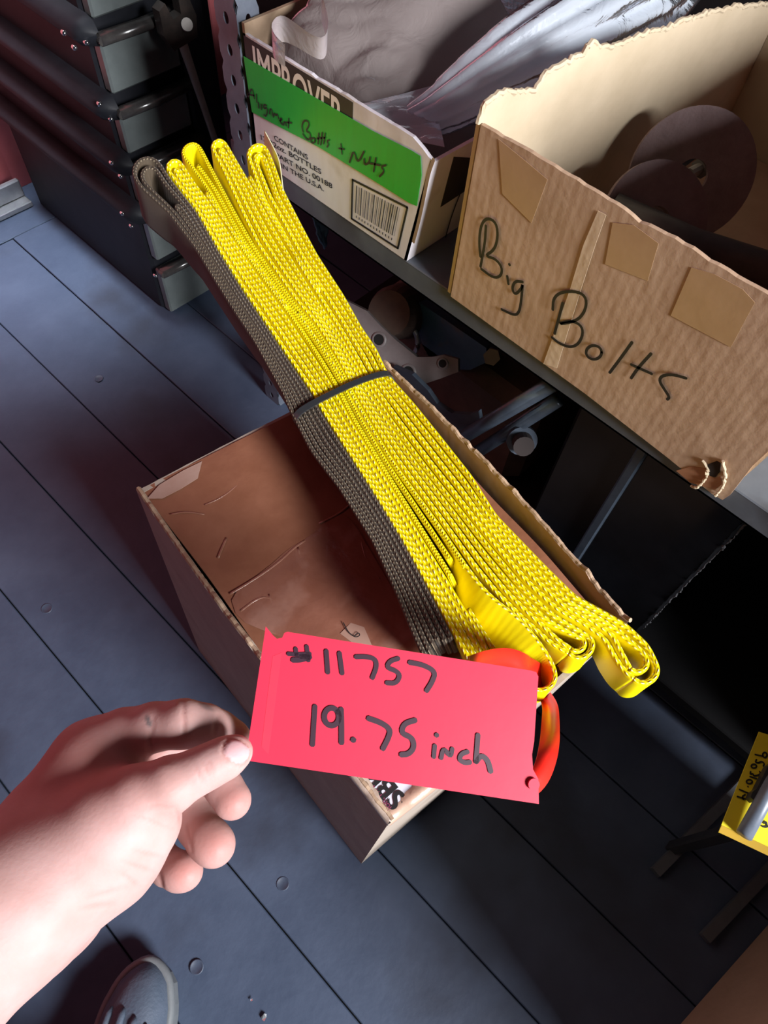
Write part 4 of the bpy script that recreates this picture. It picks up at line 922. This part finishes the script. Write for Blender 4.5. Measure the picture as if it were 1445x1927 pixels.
def surface_nets(Fv, lo, h):
    s = Fv < 0; nx, ny, nz = Fv.shape; acc = np.zeros((nx-1, ny-1, nz-1, 3), np.float32); cnt = np.zeros((nx-1, ny-1, nz-1), np.float32)
    for axis in range(3):
        o1, o2 = [k for k in range(3) if k != axis]
        for b1_ in (0, 1):
            for b2_ in (0, 1):
                sa = [slice(0, -1)]*3; sb = [slice(0, -1)]*3
                sa[o1] = sb[o1] = slice(b1_, Fv.shape[o1]-1+b1_); sa[o2] = sb[o2] = slice(b2_, Fv.shape[o2]-1+b2_)
                sb[axis] = slice(1, None)
                fa, fb = Fv[tuple(sa)], Fv[tuple(sb)]; m = (fa < 0) != (fb < 0)
                t = np.where(m, fa/np.where(m, fa-fb, 1), 0)
                acc[..., axis] += np.where(m, t, 0); acc[..., o1] += np.where(m, b1_, 0); acc[..., o2] += np.where(m, b2_, 0); cnt += m
    act = cnt > 0; idx = -np.ones(cnt.shape, np.int64); idx[act] = np.arange(act.sum())
    ijk = np.argwhere(act); V = (ijk+acc[act]/cnt[act][:, None])*h+lo; Q = []
    for axis in range(3):
        o1, o2 = (axis+1) % 3, (axis+2) % 3
        sa = [slice(1, -1)]*3; sb = [slice(1, -1)]*3; sa[axis] = slice(0, -1); sb[axis] = slice(1, None)
        fa, fb = s[tuple(sa)], s[tuple(sb)]; m = fa != fb; loc = np.argwhere(m); 
        base = loc.copy(); base[:, o1] += 1; base[:, o2] += 1
        def cell(d1, d2): c = base.copy(); c[:, o1] -= d1; c[:, o2] -= d2; return idx[c[:, 0], c[:, 1], c[:, 2]]
        q = np.stack([cell(1, 1), cell(0, 1), cell(0, 0), cell(1, 0)], 1); inv = ~fa[m]; q[inv] = q[inv][:, ::-1]; Q.append(q)
    return V, np.vstack(Q)
V, Q = surface_nets(Fv, lo, H_)
Q = Q[(Q >= 0).all(1)]
for _ in range(3):     # relax
    nb = np.zeros_like(V); ct = np.zeros(len(V))
    for a, b in ((0, 1), (1, 2), (2, 3), (3, 0)):
        np.add.at(nb, Q[:, a], V[Q[:, b]]); np.add.at(nb, Q[:, b], V[Q[:, a]]); np.add.at(ct, Q[:, a], 1); np.add.at(ct, Q[:, b], 1)
    V = V*0.5+0.5*nb/ct[:, None]
# pixel coordinates of the skin points and creases
PX = V[:, 0]/V[:, 2]*F+CX; PY = V[:, 1]/V[:, 2]*F+CY; DZ = V[:, 2]
fn_ = np.cross(V[Q[:, 2]]-V[Q[:, 0]], V[Q[:, 3]]-V[Q[:, 1]]); Nn = np.zeros_like(V)
for k in range(4): np.add.at(Nn, Q[:, k], fn_)
Nn /= np.linalg.norm(Nn, axis=1)[:, None]+1e-12
if (Nn*(V-V.mean(0))).sum() < 0: Nn = -Nn
front = (Nn[:, 2] < 0.35)
red = np.zeros(len(V)); ink_ = np.zeros(len(V)); nail = np.zeros(len(V)); disp = np.zeros(len(V))
def crease(a, b, depth, wpx, dmin, dmax):
    a = np.array(a, float); b = np.array(b, float); ab_ = b-a; t = np.clip(((PX-a[0])*ab_[0]+(PY-a[1])*ab_[1])/(ab_ @ ab_), 0, 1)
    d = np.hypot(PX-a[0]-t*ab_[0], PY-a[1]-t*ab_[1]); g = np.exp(-(d/wpx)**2)*(np.sin(np.pi*np.clip(t, 0.05, 0.95)))**0.5
    m = front & (DZ > dmin) & (DZ < dmax); g = np.where(m, g, 0); disp[:] -= depth*g; red[:] = np.maximum(red, g*0.28)  # creases are also darkened in colour, painting in the shade of the fold
for args in (((345, 1318), (348, 1392), 0.0009, 4, .39, .445), ((411, 1346), (402, 1384), 0.0010, 4, .39, .45), ((287, 1352), (281, 1420), 0.0010, 4, .39, .45),
             ((388, 1425), (402, 1450), 0.0004, 3, .33, .41), ((380, 1430), (393, 1458), 0.0005, 3, .33, .41), ((366, 1440), (380, 1470), 0.0004, 3, .33, .41),
             ((270, 1515), (330, 1520), 0.0007, 4, .30, .40), ((330, 1520), (342, 1548), 0.0007, 4, .30, .40), ((240, 1530), (325, 1560), 0.0003, 4, .30, .40), ((230, 1620), (290, 1640), 0.0004, 4, .3, .4),
             ((250, 1600), (305, 1612), 0.0004, 4, .3, .4), ((165, 1690), (235, 1670), 0.0005, 5, .3, .4), ((150, 1710), (215, 1700), 0.0005, 5, .3, .4), ((225, 1640), (262, 1668), 0.0004, 4, .3, .4),
             ((351, 1552), (360, 1602), 0.0010, 4, .42, .48), ((298, 1640), (306, 1672), 0.0010, 4, .42, .49), ((250, 1430), (330, 1432), 0.0006, 6, .36, .40)):
    crease(*args)
def blob(cx_, cy_, rx, ry, ang, p=2.0):
    c, s = math.cos(math.radians(ang)), math.sin(math.radians(ang)); x = (PX-cx_)*c+(PY-cy_)*s; y = -(PX-cx_)*s+(PY-cy_)*c
    return np.clip(1.25*(1-((np.abs(x)/rx)**p+(np.abs(y)/ry)**p)), 0, 1)
nb_ = np.where(front & (DZ < 0.40), blob(446, 1414, 25, 20, 33, 2.6), 0); nail = np.clip(nb_*4, 0, 1)
rimn = np.where(front & (DZ < 0.40), blob(446, 1414, 31, 26, 33, 2.6), 0); rimn = np.clip(rimn*4, 0, 1)-nail
disp += 0.0004*nail-0.0006*np.clip(rimn, 0, 1)
for c, r_ in (((440, 1510), 40), ((405, 1590), 45), ((345, 1640), 42)): red = np.maximum(red, np.where(DZ > 0.415, 0.55*np.exp(-(((PX-c[0])**2+(PY-c[1])**2)/r_**2)), 0))
red = np.maximum(red, 0.5*np.exp(-(((PX-150)/130)**2+((PY-1440)/80)**2))); red = np.maximum(red, 0.35*np.clip(rimn, 0, 1))
ink_ = np.maximum(np.where(front, blob(279, 1357, 6, 15, -15), 0), 0.6*np.where(front, blob(388, 1330, 20, 6, 25), 0))
V = V+Nn*disp[:, None]
Vw = (RC @ V.T).T+CAM
person = empty('person', onz(-200, 1900, 0.0), 'person reaching in with a bare left hand pinching the red tag, one grey shoe showing', 'person')
mb = MB(); mb.v = [tuple(p) for p in Vw.tolist()]; mb.f = [tuple(q) for q in Q.tolist()]; mb.fm = [0]*len(mb.f)
ms = bpy.data.materials.new('skin'); ms.use_nodes = True; N = ms.node_tree.nodes; L = ms.node_tree.links; b = N['Principled BSDF']
at = N.new('ShaderNodeAttribute'); at.attribute_name = 'skinmask'; sp = N.new('ShaderNodeSeparateColor'); L.new(at.outputs['Color'], sp.inputs[0])
tc = N.new('ShaderNodeTexCoord'); nz = N.new('ShaderNodeTexNoise'); nz.inputs['Scale'].default_value = 55; nz.inputs['Detail'].default_value = 4; L.new(tc.outputs['Object'], nz.inputs['Vector'])
rp = N.new('ShaderNodeValToRGB'); rp.color_ramp.elements[0].position = 0.3; rp.color_ramp.elements[1].position = 0.75
rp.color_ramp.elements[0].color = (0.47, 0.275, 0.25, 1); rp.color_ramp.elements[1].color = (0.54, 0.335, 0.315, 1); L.new(nz.outputs['Fac'], rp.inputs[0])
def mixc(fac, a, colr):
    n = N.new('ShaderNodeMixRGB'); L.new(fac, n.inputs[0]); L.new(a, n.inputs[1]); n.inputs[2].default_value = (*colr, 1); return n.outputs[0]
c_ = mixc(sp.outputs[0], rp.outputs[0], (0.42, 0.14, 0.115)); c_ = mixc(sp.outputs[1], c_, (0.60, 0.36, 0.37)); c_ = mixc(sp.outputs[2], c_, (0.16, 0.13, 0.13))
L.new(c_, b.inputs['Base Color']); b.inputs['Roughness'].default_value = 0.55; b.inputs['Specular IOR Level'].default_value = 0.3
b.inputs['Subsurface Weight'].default_value = 0.18; b.inputs['Subsurface Radius'].default_value = (0.006, 0.002, 0.0012); b.inputs['Subsurface Scale'].default_value = 1.0
nb2 = N.new('ShaderNodeTexNoise'); nb2.inputs['Scale'].default_value = 420; nb2.inputs['Detail'].default_value = 3; L.new(tc.outputs['Object'], nb2.inputs['Vector'])
bp = N.new('ShaderNodeBump'); bp.inputs['Strength'].default_value = 0.12; bp.inputs['Distance'].default_value = 0.0010; L.new(nb2.outputs['Fac'], bp.inputs['Height']); L.new(bp.outputs[0], b.inputs['Normal'])
hand = mb.build('hand_and_forearm', ms, person, smooth=True)
ca = hand.data.color_attributes.new('skinmask', 'FLOAT_COLOR', 'POINT')
ca.data.foreach_set('color', np.stack([np.clip(red, 0, 1), np.clip(nail, 0, 1), np.clip(ink_, 0, 1), np.ones(len(V))], 1).astype(np.float32).ravel())
# fine hairs
M_hair = mat('fine_pale_hair', (0.55, 0.42, 0.36), 0.5)

# shoe
M_shoe = mat('grey_rubber_shoe', (0.06, 0.08, 0.115), 0.55, (0.08, 0.10, 0.14), 40, bump=0.15, bscale=300)
M_rand = mat('pale_shoe_rand', (0.15, 0.16, 0.17), 0.55, (0.12, 0.13, 0.14), 40)
toe = onz(274, 1808, 0.03); back = onz(236, 2010, 0.03); sax = unit(np.array([back[0]-toe[0], back[1]-toe[1], 0])); ssd = np.array([-sax[1], sax[0], 0.0])
ssd = ssd if ssd @ (onz(400, 1900, 0)-onz(200, 1900, 0)) > 0 else -ssd
def shoe_sec(s):
    wd = np.interp(s, [0, .006, .02, .045, .09, .14, .2, .26, .29], [.005, .017, .029, .038, .043, .042, .036, .036, .022])
    ht = np.interp(s, [0, .006, .02, .045, .09, .14, .2, .26, .29], [.030, .042, .052, .060, .07, .088, .105, .11, .10])
    of = np.interp(s, [0, .05, .12, .29], [0.004, 0.0, -0.004, -0.006]); return wd, ht, of
shoe_base = np.array([toe[0], toe[1], 0.0])
P = []
for s in np.r_[0, .004, .01, .02, np.linspace(.032, .285, 24), .29]:
    wd, ht, of = shoe_sec(s); ring = []
    for j in range(28):
        th_ = 2*math.pi*j/28; c, sn = math.cos(th_), math.sin(th_); c = math.copysign(abs(c)**0.75, c); z = 0.012+(ht-0.012)*max(0, sn)**0.8 if sn > 0 else 0.012*(1+sn*0.5)
        ring.append(shoe_base+sax*s+ssd*(c*wd*0.96+of)+np.array([0, 0, z]))
    P.append(ring)
mb = MB(); mb.grid(P, closed_u=True); mb.add(P[0], [tuple(range(28))]); mb.add(P[-1], [tuple(range(27, -1, -1))]); shoe = mb.build('shoe', M_shoe, person, smooth=True)
# sole and rand
loop = []
ss = np.linspace(0, .29, 30)
edge = [shoe_base+sax*s+ssd*(shoe_sec(s)[0]+.003+shoe_sec(s)[2]) for s in ss]+[shoe_base+sax*s+ssd*(-shoe_sec(s)[0]-.003+shoe_sec(s)[2]) for s in ss[::-1]]
mb = MB(); mb.poly([p+np.array([0, 0, 0.022]) for p in edge], (0, 0, 1), 0.0215); mb.build('sole', M_rand, shoe)
rnd = [shoe_base+sax*s+ssd*(shoe_sec(s)[0]*0.93+shoe_sec(s)[2])+np.array([0, 0, 0.026]) for s in np.linspace(0.16, 0, 20)]+[shoe_base+sax*s+ssd*(-shoe_sec(s)[0]*0.93+shoe_sec(s)[2])+np.array([0, 0, 0.026]) for s in np.linspace(0, .16, 20)]
mb = MB(); mb.tube(chaikin(rnd, 1), 0.006, 8); mb.build('toe_rand', M_rand, shoe, smooth=True)
def shoe_top(s, c):
    wd, ht, of = shoe_sec(s); cc_ = abs(c)**(1/0.75); sn = math.sqrt(max(0, 1-cc_*cc_)); return shoe_base+sax*s+ssd*(c*wd*0.96+of)+np.array([0, 0, 0.012+(ht-0.012)*sn**0.8])
for c0 in (-0.62, -0.22, 0.18, 0.52):
    pts_ = [shoe_top(s, c0)+np.array([0, 0, 0.001]) for s in np.linspace(0.042+0.018*max(0, c0+.2), 0.13, 14)]
    MB().tube(pts_, [0.0016]+[0.0042]*12+[0.002], 10, flat=0.75).build('toe_rib', M_shoe, shoe, smooth=True)
# trouser leg (out of the picture, above the shoe) and jacket sleeve
M_jean = mat('dark_trouser_cloth', (0.02, 0.022, 0.03), 0.9, (0.03, 0.033, 0.042), 30, bump=0.2, bscale=200)
lb = shoe_base+sax*0.215
P = []
for z, rx, off in ((0.085, 0.062, 0), (0.10, 0.066, 0), (0.2, 0.062, 0.012), (0.32, 0.068, 0.03), (0.45, 0.075, 0.05), (0.55, 0.08, 0.07)):
    P.append([lb+sax*off+np.array([rx*math.cos(2*math.pi*j/24), rx*math.sin(2*math.pi*j/24), z]) for j in range(24)])
mb = MB(); mb.grid(P, closed_u=True); mb.add(P[-1], [tuple(range(24))]); mb.build('trouser_leg', M_jean, person, smooth=True)
sa = dep(-190, 1900, 0.348); sb = dep(-620, 2320, 0.31); sx = unit(sb-sa); P = []
a_ = unit(np.cross(sx, camz)); b_ = np.cross(sx, a_)
for t, rr in ((0, .050), (0.01, .054), (0.06, .055), (0.13, .06)):
    P.append([sa+sx*t+a_*rr*math.cos(2*math.pi*j/24)+b_*rr*0.85*math.sin(2*math.pi*j/24) for j in range(24)])
mb = MB(); mb.grid(P, closed_u=True); mb.add(P[-1], [tuple(range(24))]); mb.build('sleeve', M_jean, person, smooth=True)

# ================================================================== RIGHT FOREGROUND: stand, yellow tag, brown carton
M_bk = mat('black_painted_steel', (0.02, 0.02, 0.023), 0.4, (0.03, 0.03, 0.035), 40, bump=0.05)
M_gb = mat('grey_flat_bar', (0.10, 0.105, 0.12), 0.5, (0.075, 0.08, 0.09), 40)
st = empty('steel_stand', onz(1445, 1500, 0.0), 'dark steel floor stand with two flat grey feet at the right edge', 'stand')
for (p, q) in (((1232, 1642), (1440, 1432)), ((1325, 1766), (1520, 1560))):
    a = onz(*p, 0.006); b = onz(*q, 0.006); MB().obox(a, b, (0, 0, 1), 0.013, 0.010).build('foot', M_gb, st)
a = onz(1420, 1455, 0.006); b = onz(1500, 1580, 0.006); MB().obox(a, b, (0, 0, 1), 0.03, 0.012).build('cross_bar', M_bk, st)
cl_ = onz(1492, 1535, 0.290); MB().box((cl_[0]-0.007, cl_[1]-0.007, 0.0), (cl_[0]+0.007, cl_[1]+0.007, 0.294), 0.002).build('column', M_bk, st); MB().box((cl_[0]-0.03, cl_[1]-0.03, 0.294), (cl_[0]+0.03, cl_[1]+0.03, 0.2985), 0.001).build('top_plate', M_bk, st)
YZ = 0.30
yt = empty('yellow_tag', onz(1440, 1500, YZ), 'yellow paper tag with handwritten number 950310.14 on the dark stand', 'tag')
def ypx(px, py, off=0.0): return onz(px, py, YZ+off)
M_yp = mat('yellow_paper', (0.80, 0.66, 0.02), 0.5, (0.74, 0.60, 0.02), 14, bump=0.03)
mb = MB(); mb.poly([ypx(x, y) for x, y in ((1428, 1377), (1352, 1566), (1400, 1588), (1470, 1622), (1540, 1430), (1470, 1390))], (0, 0, 1), 0.0008); ybo = mb.build('tag_body', M_yp, yt)
mb = MB(); mb.poly([ypx(x, y, 0.0006) for x, y in ((1358, 1553), (1352, 1566), (1470, 1622), (1476, 1608))], (0, 0, 1), 0.0003); mb.build('stained_edge', mat('brown_stain', (0.45, 0.27, 0.02), 0.5), ybo)
hw = MB(); C3 = (1200, 1340, 5.351)
for pts_ in (circ(1278, 432, 22, 26), [(1258, 445), (1180, 428)], [(1195, 478), (1180, 508), (1215, 512)], [(1215, 512), (1245, 495), (1275, 520), (1262, 545)], circ(1168, 545, 27, 20), [(1135, 600), (1130, 630), (1160, 620), (1165, 645), (1200, 640), (1240, 620), (1225, 600)],
             [(1128, 650), (1195, 672)], circ(1122, 702, 30, 20), [(1106, 750), (1110, 754)], [(1022, 780), (1130, 825)], [(1000, 850), (1135, 892)], [(1080, 832), (1050, 850), (1060, 880)], [(1265, 1120), (1290, 1100), (1300, 1140)], [(1250, 1150), (1280, 1160), (1310, 1150)]):
    ink(hw, [ypx(x, y, 0.0005) for x, y in crop(pts_, *C3)], 0.0016, (0, 0, 1), 0.0003)
hw.build('handwriting', M_ink, ybo)
cl = empty('clamp_arm', onz(1440, 1500, YZ+0.004), 'black clamp with a blue-grey rod pressing on the yellow tag', 'clamp')
M_rod = mat('blue_grey_rod', (0.10, 0.12, 0.16), 0.4, (0.14, 0.165, 0.21), 60)
MB().tube([onz(1400, 1572, YZ+0.010), onz(1452, 1478, YZ+0.014), onz(1500, 1400, YZ+0.02)], 0.0072, 14).build('rod', M_rod, cl, smooth=True)
mb = MB(); mb.poly([onz(x, y, YZ+0.012) for x, y in ((1412, 1500), (1416, 1490), (1424, 1484), (1446, 1440), (1500, 1400), (1500, 1480), (1430, 1506), (1420, 1508))], (0, 0, 1), 0.010); mb.build('jaw', M_bk, cl)
M_bx2 = cardboard('plain_brown_cardboard', (0.36, 0.235, 0.165), (0.40, 0.265, 0.19), None)
TZ = 0.38
a = onz(1280, 1927, 0.0); b = onz(1445, 1740, 0.0); a = a+np.array([0, 0, TZ]); b = b+np.array([0, 0, TZ]); t = unit(b-a); pr = np.array([t[1], -t[0], 0]); pr = pr if pr[1] < 0 else -pr
a = a-t*0.11; b = a+t*0.376
bx = empty('brown_carton', (a+b)/2*np.array([1, 1, 0])+pr*0.16, 'plain brown cardboard box corner at the lower right', 'box')
qd = [a, b, b+pr*0.32, a+pr*0.32]
mb = MB(); mb.poly(qd, (0, 0, 1), 0.004); mb.build('top_flap', M_bx2, bx)
for i in range(4):
    p, q = qd[i], qd[(i+1) % 4]; n_ = unit(np.cross(q-p, (0, 0, 1))); n_ = n_ if n_ @ ((p+q)/2-(a+b)/2-pr*0.16) > 0 else -n_
    z4 = np.array([0, 0, 0.0045]); lowp, lowq = p*np.array([1, 1, 0]), q*np.array([1, 1, 0]); z0 = np.array([0, 0, 0.0006])
    mb = MB(); mb.poly([p-z4, q-z4, lowq+z0, lowp+z0], n_, 0.004); mb.build('side_panel', M_bx2, bx)
bn = empty('added_shade_bin', (0.7, -0.5, 0.076), 'added unseen black bin that shades the floor beside the brown carton', 'bin')  # unseen bin, added only to block light from the floor
for lo_, hi_, nm in (((0.509, -0.68, 0.0765), (0.90, -0.34, 0.09), 'bin_floor'), ((0.509, -0.68, 0.09), (0.514, -0.34, 0.40), 'bin_wall'), ((0.895, -0.68, 0.09), (0.90, -0.34, 0.40), 'bin_wall'), ((0.514, -0.68, 0.09), (0.895, -0.675, 0.40), 'bin_wall'), ((0.514, -0.345, 0.09), (0.895, -0.34, 0.40), 'bin_wall')):
    MB().box(lo_, hi_, 0.001).build(nm, M_bk, bn)
# metal shavings on the floor
for (px, py, s_) in ((497, 1914, 0.0045), (473, 1882, 0.0024)):
    c = onz(px, py, 0.0012); r = np.random.default_rng(px); pts_ = [c+np.array([s_*math.cos(a_)*r.uniform(.5, 1.2), s_*math.sin(a_)*r.uniform(.4, .9), 0.0]) for a_ in np.linspace(0, 6.28, 7)[:-1]]
    mb = MB(); mb.poly([p+np.array([0, 0, r.uniform(0, 0.0015)]) for p in pts_], (0, 0, 1), 0.001)
    tag(mb.build('metal_shaving', mat('bright_swarf', (0.7, 0.72, 0.75), 0.2, metal=0.9), origin=c), 'larger bright metal chip on the floor near the shoe' if s_ > 0.003 else 'tiny bright metal speck on the floor by the larger chip', 'metal chip')
